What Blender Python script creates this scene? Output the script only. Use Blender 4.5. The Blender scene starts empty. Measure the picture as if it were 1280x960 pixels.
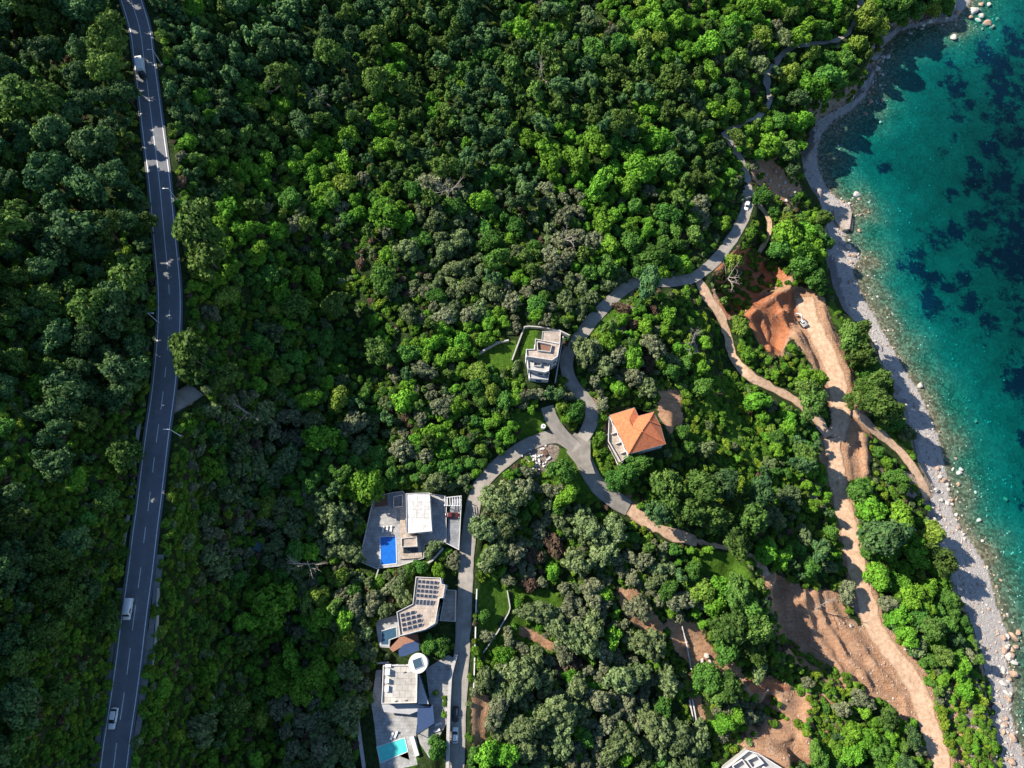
import bpy, bmesh, math, random
import numpy as np
from mathutils import Vector, Matrix

R = math.radians
sc = bpy.context.scene
C = sc.collection
rng = np.random.default_rng(11)
random.seed(5)

# ------------------------------------------------------------------ camera, sky, sun, exposure
HC = 265.0            # camera height above the sea (m)
TILT = R(20)
F = 853.3             # focal length in pixels of the 1280 px wide photograph
cam = bpy.data.cameras.new('camera')
cam.sensor_width = 36.0
cam.lens = 36.0 * F / 1280
cam.clip_start = 1.0
cam.clip_end = 12000
camo = bpy.data.objects.new('camera', cam)
C.objects.link(camo)
camo.location = (0, 0, HC)
camo.rotation_euler = (TILT, 0, 0)
sc.camera = camo

SUN_EL, SUN_AZ = R(39), R(157)         # azimuth of the sun, counted from +x counter-clockwise
w = bpy.data.worlds.new('World')
sc.world = w
w.use_nodes = True
nt = w.node_tree
sky = nt.nodes.new('ShaderNodeTexSky')
sky.sky_type = 'NISHITA'
sky.sun_disc = False
sky.sun_elevation = SUN_EL
sky.sun_rotation = R(90) - SUN_AZ
sky.ozone_density = 6.0
sky.air_density = 1.2
sky.dust_density = 0.3
bg = nt.nodes['Background']
nt.links.new(sky.outputs[0], bg.inputs[0])
bg.inputs[1].default_value = 0.085
sun = bpy.data.lights.new('sun', 'SUN')
sun.energy = 5.0
sun.angle = R(0.5)
sun.color = (1.0, 0.92, 0.79)
suno = bpy.data.objects.new('sun', sun)
C.objects.link(suno)
sd = Vector((math.cos(SUN_EL) * math.cos(SUN_AZ), math.cos(SUN_EL) * math.sin(SUN_AZ), math.sin(SUN_EL)))
suno.rotation_euler = sd.to_track_quat('Z', 'Y').to_euler()
sc.view_settings.view_transform = 'Standard'
sc.view_settings.look = 'None'
sc.view_settings.gamma = 1
sc.view_settings.exposure = 0.85
sc.cycles.max_bounces = 5
sc.cycles.diffuse_bounces = 2
sc.cycles.glossy_bounces = 2
sc.cycles.transparent_max_bounces = 8
sc.cycles.volume_bounces = 0
sc.cycles.use_denoising = True

# ------------------------------------------------------------------ pixel <-> world (used to lay the place out on the terrain)
ct, st = math.cos(TILT), math.sin(TILT)

def ray(px, py):
    u = (np.asarray(px, float) - 640) / F
    v = (480 - np.asarray(py, float)) / F
    return u, st + v * ct, -ct + v * st

def at(px, py, z):
    dx, dy, dz = ray(px, py)
    t = (np.asarray(z, float) - HC) / dz
    return dx * t, dy * t

def project(x, y, z):
    x = np.asarray(x, float); y = np.asarray(y, float); dzz = np.asarray(z, float) - HC
    depth = y * st - dzz * ct
    up = y * ct + dzz * st
    depth = np.maximum(depth, 1.0)
    return 640 + F * x / depth, 480 - F * up / depth

# ------------------------------------------------------------------ numeric helpers
def vnoise(x, y, seed):
    r = np.random.default_rng(seed)
    tab = r.random((64, 64))
    xi = np.floor(x).astype(int); yi = np.floor(y).astype(int)
    fx = x - xi; fy = y - yi
    fx = fx * fx * (3 - 2 * fx); fy = fy * fy * (3 - 2 * fy)
    a = tab[xi % 64, yi % 64]; b = tab[(xi + 1) % 64, yi % 64]
    c = tab[xi % 64, (yi + 1) % 64]; d = tab[(xi + 1) % 64, (yi + 1) % 64]
    return (a * (1 - fx) + b * fx) * (1 - fy) + (c * (1 - fx) + d * fx) * fy

def fbm(x, y, seed, octv=4):
    s = 0; a = 0.5
    for k in range(octv):
        s = s + a * (vnoise(x * 2 ** k + 7.3 * k, y * 2 ** k + 3.1 * k, seed + k) - 0.5)
        a *= 0.5
    return s * 2

def sstep(a, b, x):
    t = np.clip((x - a) / (b - a), 0, 1)
    return t * t * (3 - 2 * t)

def seg_dist(x, y, pts, vals=None):
    """distance to a polyline and the value carried along it at the nearest point"""
    best = np.full(x.shape, 1e9); val = np.zeros(x.shape)
    for i in range(len(pts) - 1):
        ax, ay = pts[i]; bx, by = pts[i + 1]
        ex, ey = bx - ax, by - ay
        L = ex * ex + ey * ey + 1e-9
        t = np.clip(((x - ax) * ex + (y - ay) * ey) / L, 0, 1)
        d = np.hypot(x - ax - t * ex, y - ay - t * ey)
        m = d < best
        best = np.where(m, d, best)
        if vals is not None:
            val = np.where(m, vals[i] * (1 - t) + vals[i + 1] * t, val)
    return best, val

def inside(x, y, poly):
    r = np.zeros(x.shape, bool)
    n = len(poly)
    for i in range(n):
        ax, ay = poly[i]; bx, by = poly[(i + 1) % n]
        if ay == by: continue
        c = ((ay > y) != (by > y)) & (x < (bx - ax) * (y - ay) / (by - ay) + ax)
        r ^= c
    return r

def smooth_line(pts, step=3.0):
    """Catmull-Rom through points of any dimension"""
    P = np.array(pts, float)
    P = np.vstack([2 * P[0] - P[1], P, 2 * P[-1] - P[-2]])
    out = []
    for i in range(1, len(P) - 2):
        n = max(1, int(np.hypot(*(P[i + 1] - P[i])[:2]) / step))
        for k in range(n):
            t = k / n
            out.append(0.5 * ((2 * P[i]) + (-P[i - 1] + P[i + 1]) * t + (2 * P[i - 1] - 5 * P[i] + 4 * P[i + 1] - P[i + 2]) * t * t
                              + (-P[i - 1] + 3 * P[i] - 3 * P[i + 1] + P[i + 2]) * t ** 3))
    out.append(P[-2])
    return np.array(out)

# ------------------------------------------------------------------ the lie of the land
ELEV = [(-60,0,108),(-60,240,111),(-60,480,114),(-60,720,119),(-60,1000,115),(0,0,104),(0,240,105),(0,480,107),(0,720,110),(0,960,105),
(100,0,99),(100,240,99),(120,480,95),(95,720,95.5),(80,960,91),(-40,-60,114),(-60,1060,104),(70,1060,87),
(158,-40,97),(165,0,96.5),(182,80,95.5),(192,160,94.5),(201,240,93.5),(209,340,92),(206,475,90.5),(186,630,88.5),(161,825,86),(142,960,84.5),(128,1040,83.5),
(215,0,93),(235,160,90.5),(250,330,88),(245,470,87),(232,600,85),(215,750,82),(200,900,79),
(300,0,82),(400,0,71),(560,0,60),(760,0,49),(900,0,40),(1050,0,23),(1130,0,14),(300,-60,84),(700,-60,52),(1050,-60,26),
(320,200,76),(450,200,65),(600,200,57),(760,200,47),(900,160,35),(950,120,27),(1020,100,16),(930,250,29),(975,250,19),(1000,170,13),
(300,400,76),(400,420,64),(520,430,60),(600,430,58.5),(680,440,57),(712,450,56),(800,350,42),(870,350,35),(790,430,50),(850,400,44),(905,430,31),
(720,555,49),(795,540,47),(740,600,45.5),(785,635,42),(850,670,37),(950,700,28),
(615,590,52),(590,640,51.5),(582,720,51),(578,800,50),(570,960,48),(570,1040,47),
(520,650,54),(440,660,58),(440,760,55),(430,900,52),(515,760,52.5),(500,880,51),(480,1040,48),
(300,620,74),(300,760,68),(300,900,64),(300,1040,62),(380,560,63),(380,700,58),(560,520,56),(480,520,59),
(650,700,45),(700,800,39),(800,760,34),(800,900,28),(860,800,27),(900,960,20),(700,1040,34),(900,1050,18),
(1000,400,21),(945,400,27),(930,360,30),(1050,480,16.5),(985,495,23),(1045,560,16),(1060,640,14.5),(1085,760,12.5),(1140,850,10),(1170,950,8),(1180,1040,7),
(1000,760,19),(1000,850,15),(1060,900,11),(960,640,27),(900,600,35),(1110,640,12),(1130,740,10),(1185,820,7),(1010,1040,12),
(1000,300,15),(1025,330,10),(1000,220,13),(1100,560,10),(1080,450,9),(1110,500,9),(1150,600,5),(1220,950,5),(1230,1040,5)]
cp = np.array(ELEV, float)
cx, cy = at(cp[:, 0], cp[:, 1], cp[:, 2])
cz = cp[:, 2]

def tps(r2):
    return 0.5 * r2 * np.log(r2 + 1e-9)

n = len(cx)
A = np.zeros((n + 3, n + 3))
sx, sy = cx / 100, cy / 100
A[:n, :n] = tps((sx[:, None] - sx) ** 2 + (sy[:, None] - sy) ** 2) + np.eye(n) * 0.004
A[:n, n] = 1; A[:n, n + 1] = sx; A[:n, n + 2] = sy
A[n, :n] = 1; A[n + 1, :n] = sx; A[n + 2, :n] = sy
wts = np.linalg.solve(A, np.concatenate([cz, [0, 0, 0]]))

def rbf(x, y):
    X = np.clip(x, -185, 250) / 100; Y = np.clip(y, -120, 345) / 100
    s = wts[n] + wts[n + 1] * X + wts[n + 2] * Y
    for i in range(n):
        s = s + wts[i] * tps((X - sx[i]) ** 2 + (Y - sy[i]) ** 2)
    return s + np.clip(-185 - x, 0, 60) * 0.15

SHORE_PX = [(1232,-60),(1222,-20),(1210,5),(1192,26),(1160,30),(1126,38),(1104,58),(1096,80),(1090,102),(1082,120),(1064,138),(1042,150),(1026,168),
(1021,190),(1023,212),(1033,235),(1046,248),(1062,256),(1064,272),(1057,288),(1056,302),(1070,312),(1074,325),(1066,336),(1071,355),(1080,374),(1093,396),(1106,420),
(1118,440),(1130,462),(1141,478),(1150,492),(1162,520),(1172,545),(1178,570),(1184,600),(1190,640),(1202,662),(1216,682),(1230,704),
(1240,730),(1247,760),(1256,785),(1262,808),(1258,830),(1266,862),(1262,890),(1270,920),(1282,950),(1295,990),(1310,1040)]
INNER_PX = [(1200,-60),(1190,-20),(1178,2),(1160,22),(1124,31),(1100,44),(1091,70),(1084,98),(1068,124),(1032,143),(1008,162),
(1000,200),(1008,235),(1028,258),(1036,285),(1032,320),(1042,360),(1054,388),(1080,408),(1095,430),(1106,460),(1116,490),(1130,520),
(1140,545),(1148,575),(1162,602),(1165,640),(1164,665),(1186,700),(1192,730),(1207,760),(1222,800),(1236,850),(1242,890),(1250,930),(1264,990),(1278,1040)]
shore = [tuple(p) for p in np.array(at(*np.array(SHORE_PX, float).T, 0.0)).T]
inner = [tuple(p) for p in np.array(at(*np.array(INNER_PX, float).T, 1.8)).T]
d0 = np.array(shore[0]) - np.array(shore[6]); d1 = np.array(shore[-1]) - np.array(shore[-12])
shore_x = [tuple(np.array(shore[0]) + d0 * 90)] + shore + [tuple(np.array(shore[-1]) + d1 * 60)]
inner_x = [tuple(np.array(inner[0]) + d0 * 90)] + inner + [tuple(np.array(inner[-1]) + d1 * 60)]
far = 9000
sea_poly = shore_x + [(far, shore_x[-1][1]), (far, shore_x[0][1])]
low_poly = inner_x + [(far, inner_x[-1][1]), (far, inner_x[0][1])]

# roads: pixel centre line, width in metres
HIGHWAY = [(145,-60),(155,-30),(164,0),(175,37),(180,75),(185,112),(191,162),(199,225),(205,290),(209.5,337),(211.5,365),(211.5,400),(209,440),
(204,490),(197,540),(192,580),(186,630),(181,667),(176,710),(173,732),(167,775),(161,825),(153,882),(146,927),(142,960),(136,995),(128,1040)]
ROADS = {
 'lane_upper': ([(905,164),(916,182),(928,205),(935,226),(936,243)], 3.2),
 'lane_main': ([(935,238),(936,252),(928,275),(914,300),(894,326),(870,345),(850,351),(825,352),(800,351),(785,358),(765,374),(745,395),(725,420),(711,440),(708,462),(716,482),(732,498),(740,515),(737,532),(727,550)], 4.5),
 'lane_west': ([(722,562),(706,549),(690,545),(660,556),(635,572),(614,590),(598,612),(590,640),(585,680),(582,720),(580,760),(578,800),(575,860),(572,900),(570,960),(568,1010)], 4.6),
 'lane_drive': ([(684,508),(690,525),(704,545),(722,560)], 4.4),
 'lane_east': ([(727,550),(728,572),(736,590),(750,610),(765,622),(787,636)], 5.6),
 'path_upper': ([(1084,-30),(1077,0),(1066,32),(1052,47),(1035,52),(1005,56),(985,62),(965,84),(958,100),(962,122),(955,140),(926,155),(905,164)], 2.8),
 'track_east': ([(873,348),(880,366),(896,386),(906,410),(915,440),(930,463),(955,480),(985,495),(1010,512),(1026,530),(1038,548)], 3.6),
 'track_south': ([(1038,548),(1044,575),(1046,600),(1056,640),(1068,700),(1080,742),(1091,778),(1112,812),(1142,850),(1155,885),(1168,925),(1180,965),(1192,1010)], 6.5),
 'track_beach': ([(1062,512),(1085,530),(1110,550),(1130,570),(1146,592),(1156,610),(1161,624)], 3.6),
 'track_mid': ([(787,636),(804,648),(826,662),(852,671),(872,677)], 4.0),
 'track_faded': ([(872,677),(895,682),(925,690),(950,704),(962,722)], 2.4),
 'lay_by': ([(212,502),(224,499),(236,493),(246,486)], 6.0),
 'path_side': ([(938,250),(953,262),(963,284),(959,303),(946,318)], 1.9),
 'track_pit': ([(1005,372),(1012,400),(1028,428),(1042,460),(1048,492),(1052,520),(1044,548)], 7.0),
}
px_lines = {'highway': (smooth_line(HIGHWAY, 8), 7.6)}
for k, (pts, wd) in ROADS.items():
    px_lines[k] = (smooth_line(pts, 7), wd)

# flat pads: (pixel polygon, height)
PADS = [
 ([(463,614),(507,608),(580,616),(583,640),(576,692),(555,685),(531,702),(470,716),(444,706)], 54.0),
 ([(466,774),(505,745),(516,722),(556,718),(572,735),(571,780),(530,815),(500,824),(472,812)], 52.6),
 ([(462,838),(480,826),(520,818),(568,815),(562,860),(558,962),(470,962)], 51.0),
 ([(645,418),(656,404),(704,408),(702,440),(692,480),(655,480)], 57.0),
 ([(757,515),(796,506),(836,520),(840,560),(786,585),(757,560)], 47.2),
 ([(898,950),(940,930),(985,950),(990,1010),(890,1010)], 21.0),
]
pads_w = [([tuple(q) for q in np.array(at(*np.array(p, float).T, z)).T], z) for p, z in PADS]

# cuts and heaps: (pixel polygon, height change, edge blend m)
CUTS = [
 ([(940,395),(952,374),(985,360),(1008,363),(1026,376),(1030,400),(985,418),(978,440),(955,428)], -4.0, 3.0),
 ([(893,352),(912,322),(940,300),(975,318),(992,352),(960,372),(935,392),(905,392)], -9.0, 4.0),
 ([(930,890),(938,872),(952,878),(960,864),(974,870),(968,886),(986,896),(972,902),(958,898),(950,914),(938,908)], -4.5, 1.6),
 ([(960,705),(985,718),(998,760),(1010,795),(1030,822),(1050,845),(1030,848),(1000,830),(976,806),(962,770)], -3.0, 3.0),
 ([(1068,480),(1085,520),(1084,560),(1086,596),(1076,596),(1072,550),(1060,500)], 1.8, 1.5),
 ([(1180,880),(1195,900),(1215,960),(1190,960),(1182,920)], -2.0, 3.0),
 ([(925,700),(962,712),(972,760),(985,800),(1005,840),(960,840),(925,790),(912,730)], 5.5, 4.0),
]

# spoil ridges, terrace lips, and gullies (negative) sunk deep to add shade: (pixel line, height, half width m)
RIDGES_HOLLOWS = [
 ([(1018,742),(1026,768),(1045,800),(1070,835),(1092,862)], 2.4, 1.5), ([(1002,742),(1010,772),(1026,806),(1052,842),(1078,870)], 2.2, 1.6),
 ([(1034,742),(1048,775),(1072,806),(1100,838),(1122,862)], 1.6, 1.2), ([(1075,752),(1085,780),(1105,810),(1124,842),(1134,870),(1138,905)], 1.8, 1.3),
 ([(1100,790),(1135,825),(1160,865),(1178,905),(1195,960)], 1.8, 1.3), ([(985,745),(995,790),(1014,830),(1040,862)], 1.8, 1.6),
 ([(958,392),(964,412),(962,440)], 1.5, 1.2), ([(975,372),(985,395),(1002,425)], 1.8, 1.2), ([(1003,362),(1010,385),(1016,402)], 1.6, 1.0), ([(1020,362),(1030,395),(1048,430),(1060,468)], 1.5, 1.2),
 ([(945,384),(972,388),(990,384)], 1.6, 1.2), ([(1005,860),(1010,885),(1004,915),(1012,945)], 2.4, 1.6), ([(918,878),(930,862),(960,852),(985,858)], 1.6, 1.4), ([(925,922),(950,930),(985,924)], 1.4, 1.4),
 ([(800,640),(830,655),(852,664)], .8, 1.0), ([(385,320),(405,370),(430,420),(452,470),(470,530)], -7.5, 9), ([(300,560),(285,640),(275,725),(272,800),(274,880),(270,985)], -13, 14), ([(355,800),(365,880),(360,985)], -6, 9),
 ([(500,55),(525,85),(560,105)], -6, 7), ([(330,430),(345,500),(350,560)], -5, 7), ([(560,560),(575,590),(582,604)], -4, 5), ([(815,-20),(850,6),(900,10)], -6, 6), ([(560,330),(600,300),(650,290)], -4, 6), ([(905,430),(915,480),(945,540)], -4, 6), ([(1150,905),(1160,930),(1164,962)], 1.4, 1.1),
]
def base_height(x, y):
    h = rbf(x, y)
    h = h + fbm(x / 22, y / 22, 3, 4) * 1.6
    px, py = project(x, y, h)
    for poly, dz, bl in CUTS:
        cxs = [p[0] for p in poly]; cys = [p[1] for p in poly]
        zc = float(np.mean(rbf(*[np.array([q]) for q in at(np.mean(cxs), np.mean(cys), 30.0)])))
        # heights vary, so find the polygon on the land itself
        wp = []
        for a, b in poly:
            z = 20.0
            for _ in range(12):
                X, Y = at(a, b, z); z = float(rbf(np.array([X]), np.array([Y]))[0])
            wp.append((float(X), float(Y)))
        ins = inside(x, y, wp)
        d, _v = seg_dist(x, y, wp + [wp[0]])
        sdv = np.where(ins, d, -d)
        h = h + dz * sstep(-bl * .4, bl, sdv)
    for line, hh, wd in RIDGES_HOLLOWS:
        wp = []
        for a, b in line:
            z = 20.0
            for _ in range(12):
                X, Y = at(a, b, z); z = float(rbf(np.array([X]), np.array([Y]))[0])
            wp.append((float(X), float(Y)))
        wa = np.array(wp); m = (x > wa[:, 0].min() - 12) & (x < wa[:, 0].max() + 12) & (y > wa[:, 1].min() - 12) & (y < wa[:, 1].max() + 12)
        xm, ym = x[m], y[m]
        d, _v = seg_dist(xm + fbm(xm / 5, ym / 5, 91, 2) * 1.6, ym + fbm(xm / 5, ym / 5, 95, 2) * 1.6, [tuple(q) for q in smooth_line(wp, 4)])
        h[m] = h[m] + hh * np.exp(-(d / wd) ** 2) * (.75 + .5 * fbm(xm / 4, ym / 4, 97, 2))
    h = np.maximum(h, 2.6) + fbm(x / 4.2, y / 4.2, 41, 2) * .9
    # sea, beach, low cliff
    dS, _ = seg_dist(x, y, shore_x); dI, _ = seg_dist(x, y, inner_x)
    sea = inside(x, y, sea_poly)
    low = inside(x, y, low_poly) & ((dI + fbm(x / 7, y / 7, 55, 3) * 5 > 1.0) | sea)
    dI = np.where(low, dI, np.maximum(dI, 0)); 
    nz = fbm(x / 9, y / 9, 21, 3)
    bed = -0.05 - dS * 0.06 - sstep(6, 40, dS) * 1.6 + nz * np.minimum(dS * .08, .8)
    bed = np.maximum(bed, -5.8 + nz * 1.0)
    bed = np.minimum(bed, -0.02)
    beach = 0.05 + np.minimum(dS * .13, 2.4) + nz * .25 * np.minimum(dS / 3, 1)
    land = beach + (h - beach) * sstep(0, 4.5, dI)
    return np.where(sea, bed, np.where(low, beach, land))

def axis(lo, hi, step, far_lo, far_hi):
    core = np.arange(lo, hi + step, step)
    l = []; p = lo; s = step
    while p > far_lo:
        s *= 1.16; p -= s; l.append(p)
    r = []; p = core[-1]; s = step
    while p < far_hi:
        s *= 1.16; p += s; r.append(p)
    return np.array(l[::-1] + list(core) + r)

GX = axis(-165, 238, 0.85, -4000, 4500)
GY = axis(-92, 312, 0.85, -3500, 4500)
XX, YY = np.meshgrid(GX, GY, indexing='ij')
ZZ = base_height(XX, YY)

def height(x, y, grid=None):
    Zg = ZZ if grid is None else grid
    x = np.asarray(x, float); y = np.asarray(y, float)
    fi = np.clip(np.interp(x, GX, np.arange(len(GX))), 0, len(GX) - 1.001)
    fj = np.clip(np.interp(y, GY, np.arange(len(GY))), 0, len(GY) - 1.001)
    i = fi.astype(int); j = fj.astype(int); a = fi - i; b = fj - j
    return (Zg[i, j] * (1 - a) + Zg[i + 1, j] * a) * (1 - b) + (Zg[i, j + 1] * (1 - a) + Zg[i + 1, j + 1] * a) * b

def hit(px, py, lift=0.0):
    """where the line of sight through a pixel first meets the land (raised by lift)"""
    px = np.asarray(px, float); py = np.asarray(py, float)
    hi = np.full(px.shape, 215.0); lo = np.full(px.shape, -14.0); done = np.zeros(px.shape, bool)
    for z in np.arange(213, -14, -2.0):
        x, y = at(px, py, np.full(px.shape, z))
        under = (height(x, y) + lift >= z) & ~done
        lo = np.where(under, z, lo); hi = np.where(under, z + 2, hi); done |= under
    for _ in range(9):
        m = (lo + hi) / 2
        x, y = at(px, py, m)
        u = height(x, y) + lift >= m
        lo = np.where(u, m, lo); hi = np.where(u, hi, m)
    z = (lo + hi) / 2
    x, y = at(px, py, z)
    return x, y, height(x, y)

# pads
for wp, z in pads_w:
    ins = inside(XX, YY, wp)
    d, _ = seg_dist(XX, YY, wp + [wp[0]])
    k = np.where(ins, 1.0, 1 - sstep(0.3, 4.0, d))
    ZZ = ZZ * (1 - k) + (z - .12) * k
# road profiles
road_w = {}
for name, (pl, wd) in px_lines.items():
    x, y, z = hit(pl[:, 0], pl[:, 1])
    if name == 'highway':
        z = np.interp(pl[:, 1], [-60, 0, 160, 340, 475, 630, 825, 960, 1040], [97, 96.5, 94.8, 92, 90.4, 88.3, 85.6, 84, 83])
    else:
        kz = 21 if len(pl) > 45 else 5
        p = np.pad(z, kz // 2, mode='reflect', reflect_type='odd'); z = np.convolve(p, np.ones(kz) / kz, 'valid')
        for q in range(3): z[1:-1] = (z[:-2] + z[1:-1] * 2 + z[2:]) / 4
    x, y = at(pl[:, 0], pl[:, 1], z)
    pts = np.stack([x, y, z], 1)
    s = np.concatenate([[0], np.cumsum(np.hypot(np.diff(pts[:, 0]), np.diff(pts[:, 1])))])
    t = np.arange(0, s[-1], 1.0)
    pts = np.stack([np.interp(t, s, pts[:, k]) for k in range(3)], 1)
    for q in range(4): pts[1:-1] = (pts[:-2] + pts[1:-1] * 2 + pts[2:]) / 4
    road_w[name] = (pts, wd)
order = ['track_faded', 'lay_by', 'path_side', 'path_upper', 'track_mid', 'track_beach', 'track_pit', 'track_south', 'track_east', 'lane_west', 'lane_upper', 'lane_main', 'lane_east', 'lane_drive', 'highway']
junction = road_w['lane_main'][0][-1].copy()
for nme, idx in (('lane_west', 0), ('lane_drive', -1), ('lane_east', 0)):
    p = road_w[nme][0]; dz = junction[2] - p[idx, 2]
    fall = np.exp(-np.abs(np.arange(len(p)) - (0 if idx == 0 else len(p) - 1)) / 12)
    p[:, 2] += dz * fall
for name in order:
    pts, wd = road_w[name]
    lo = pts[:, :2].min(0) - 14; hi = pts[:, :2].max(0) + 14
    i0, i1 = np.searchsorted(GX, [lo[0], hi[0]]); j0, j1 = np.searchsorted(GY, [lo[1], hi[1]])
    sx_ = XX[i0:i1, j0:j1]; sy_ = YY[i0:i1, j0:j1]
    d, v = seg_dist(sx_, sy_, [tuple(q) for q in pts[::3, :2]] + [tuple(pts[-1, :2])], list(pts[::3, 2]) + [pts[-1, 2]])
    hw = wd / 2
    k = 1 - sstep(hw + 1.0, hw + (4.5 if name != 'highway' else 6.5), d)
    ZZ[i0:i1, j0:j1] = ZZ[i0:i1, j0:j1] * (1 - k) + (v - 0.22) * k

for name in order:                      # nothing may stand above a road bed
    pts, wd = road_w[name]
    lo = pts[:, :2].min(0) - 8; hi = pts[:, :2].max(0) + 8
    i0, i1 = np.searchsorted(GX, [lo[0], hi[0]]); j0, j1 = np.searchsorted(GY, [lo[1], hi[1]])
    d, v = seg_dist(XX[i0:i1, j0:j1], YY[i0:i1, j0:j1], [tuple(q) for q in pts[::3, :2]] + [tuple(pts[-1, :2])], list(pts[::3, 2]) + [pts[-1, 2]])
    ZZ[i0:i1, j0:j1] = np.where(d < wd / 2 + .9, np.minimum(ZZ[i0:i1, j0:j1], v - .2), ZZ[i0:i1, j0:j1])

# ------------------------------------------------------------------ materials
MAT = {}
def newmat(name):
    m = bpy.data.materials.new(name); m.use_nodes = True
    MAT[name] = m
    return m, m.node_tree, m.node_tree.nodes['Principled BSDF']

def col(c):
    return (c[0], c[1], c[2], 1)

def simple(name, c, rough=.7, metal=0, var=.12, scale=1.2, bump=0.0, spec=.3):
    m, t, b = newmat(name)
    tc = t.nodes.new('ShaderNodeTexCoord'); nz = t.nodes.new('ShaderNodeTexNoise')
    nz.inputs['Scale'].default_value = scale; nz.inputs['Detail'].default_value = 5; nz.inputs['Roughness'].default_value = .65
    t.links.new(tc.outputs['Object'], nz.inputs['Vector'])
    rp = t.nodes.new('ShaderNodeValToRGB')
    rp.color_ramp.elements[0].position = .3; rp.color_ramp.elements[1].position = .7
    rp.color_ramp.elements[0].color = col([v * (1 - var) for v in c]); rp.color_ramp.elements[1].color = col([min(1, v * (1 + var)) for v in c])
    t.links.new(nz.outputs['Fac'], rp.inputs['Fac']); t.links.new(rp.outputs['Color'], b.inputs['Base Color'])
    b.inputs['Roughness'].default_value = rough; b.inputs['Metallic'].default_value = metal
    b.inputs['Specular IOR Level'].default_value = spec
    if bump:
        bp = t.nodes.new('ShaderNodeBump'); bp.inputs['Strength'].default_value = bump; bp.inputs['Distance'].default_value = .1
        t.links.new(nz.outputs['Fac'], bp.inputs['Height']); t.links.new(bp.outputs['Normal'], b.inputs['Normal'])
    return m

def leafmat(name, a, b_, rand=.35):
    """foliage: colour varies leaf clump by leaf clump and tree by tree"""
    m, t, b = newmat(name)
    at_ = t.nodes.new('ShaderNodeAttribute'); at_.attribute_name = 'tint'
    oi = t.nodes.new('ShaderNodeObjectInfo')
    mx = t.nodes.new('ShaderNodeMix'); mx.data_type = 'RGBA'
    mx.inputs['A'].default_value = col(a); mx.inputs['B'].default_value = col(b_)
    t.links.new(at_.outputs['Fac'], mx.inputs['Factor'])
    mr = t.nodes.new('ShaderNodeMapRange'); mr.inputs['To Min'].default_value = 1 - rand; mr.inputs['To Max'].default_value = 1 + rand
    t.links.new(oi.outputs['Random'], mr.inputs['Value'])
    hv = t.nodes.new('ShaderNodeHueSaturation')
    t.links.new(mx.outputs['Result'], hv.inputs['Color']); t.links.new(mr.outputs['Result'], hv.inputs['Value'])
    mh = t.nodes.new('ShaderNodeMath'); mh.operation = 'MULTIPLY'; mh.inputs[1].default_value = 37.7
    fr = t.nodes.new('ShaderNodeMath'); fr.operation = 'FRACT'
    t.links.new(oi.outputs['Random'], mh.inputs[0]); t.links.new(mh.outputs[0], fr.inputs[0])
    mr2 = t.nodes.new('ShaderNodeMapRange'); mr2.inputs['To Min'].default_value = .484; mr2.inputs['To Max'].default_value = .508
    t.links.new(fr.outputs[0], mr2.inputs['Value']); t.links.new(mr2.outputs['Result'], hv.inputs['Hue'])
    tco = t.nodes.new('ShaderNodeTexCoord'); nzz = t.nodes.new('ShaderNodeTexNoise'); nzz.inputs['Scale'].default_value = 2.4; nzz.inputs['Detail'].default_value = 3
    t.links.new(tco.outputs['Object'], nzz.inputs['Vector'])
    brw = t.nodes.new('ShaderNodeMapRange'); brw.inputs['From Min'].default_value = .5; brw.inputs['From Max'].default_value = .72; brw.inputs['To Max'].default_value = .28
    t.links.new(nzz.outputs['Fac'], brw.inputs['Value'])
    dry = t.nodes.new('ShaderNodeMix'); dry.data_type = 'RGBA'; dry.inputs['B'].default_value = (b_[0] * 1.15 + .02, b_[1] * .78, b_[2] + .02, 1)
    t.links.new(brw.outputs['Result'], dry.inputs['Factor']); t.links.new(mx.outputs['Result'], dry.inputs['A']); t.links.new(dry.outputs['Result'], hv.inputs['Color'])
    t.links.new(hv.outputs['Color'], b.inputs['Base Color'])
    b.inputs['Roughness'].default_value = .75; b.inputs['Specular IOR Level'].default_value = .15
    tr = t.nodes.new('ShaderNodeBsdfTranslucent'); t.links.new(hv.outputs['Color'], tr.inputs['Color'])
    ms = t.nodes.new('ShaderNodeMixShader'); ms.inputs[0].default_value = .15
    t.links.new(b.outputs[0], ms.inputs[1]); t.links.new(tr.outputs[0], ms.inputs[2])
    t.links.new(ms.outputs[0], t.nodes['Material Output'].inputs['Surface'])
    return m

leafmat('pine_dark', (.034, .088, .016), (.145, .265, .048))
leafmat('pine_blue', (.026, .082, .034), (.122, .235, .066))
leafmat('leaf_bright', (.050, .160, .012), (.190, .430, .036), .25)
leafmat('leaf_yellow', (.085, .165, .016), (.240, .360, .055), .2)
leafmat('leaf_mid', (.034, .112, .016), (.120, .290, .045), .25)
leafmat('leaf_olive', (.065, .110, .036), (.225, .310, .125), .25)
leafmat('leaf_grey', (.090, .115, .055), (.280, .320, .175), .2)
leafmat('shrub_green', (.040, .115, .012), (.150, .310, .030), .35)
leafmat('shrub_brown', (.075, .055, .032), (.180, .130, .080), .3)
leafmat('shrub_lime', (.085, .170, .012), (.240, .360, .035), .25)
simple('bark', (.12, .09, .065), .9, var=.3)
simple('white_render', (.62, .60, .58), .8, var=.08, scale=.6)
simple('grey_render', (.38, .38, .39), .85, var=.1, scale=.6)
simple('deck_brown', (.20, .11, .075), .8, var=.2, scale=3)
simple('terracotta_floor', (.30, .15, .10), .85, var=.15, scale=2)
simple('glass_dark', (.02, .025, .03), .08, spec=.6, var=0)
simple('glass_blue', (.05, .09, .13), .1, spec=.6, var=.1)
simple('canvas_blue', (.03, .06, .14), .8, var=.1)
simple('panel_cell', (.05, .055, .075), .25, spec=.5, var=.15, scale=3)
simple('metal_white', (.72, .73, .74), .5, metal=0, var=.05)
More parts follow.
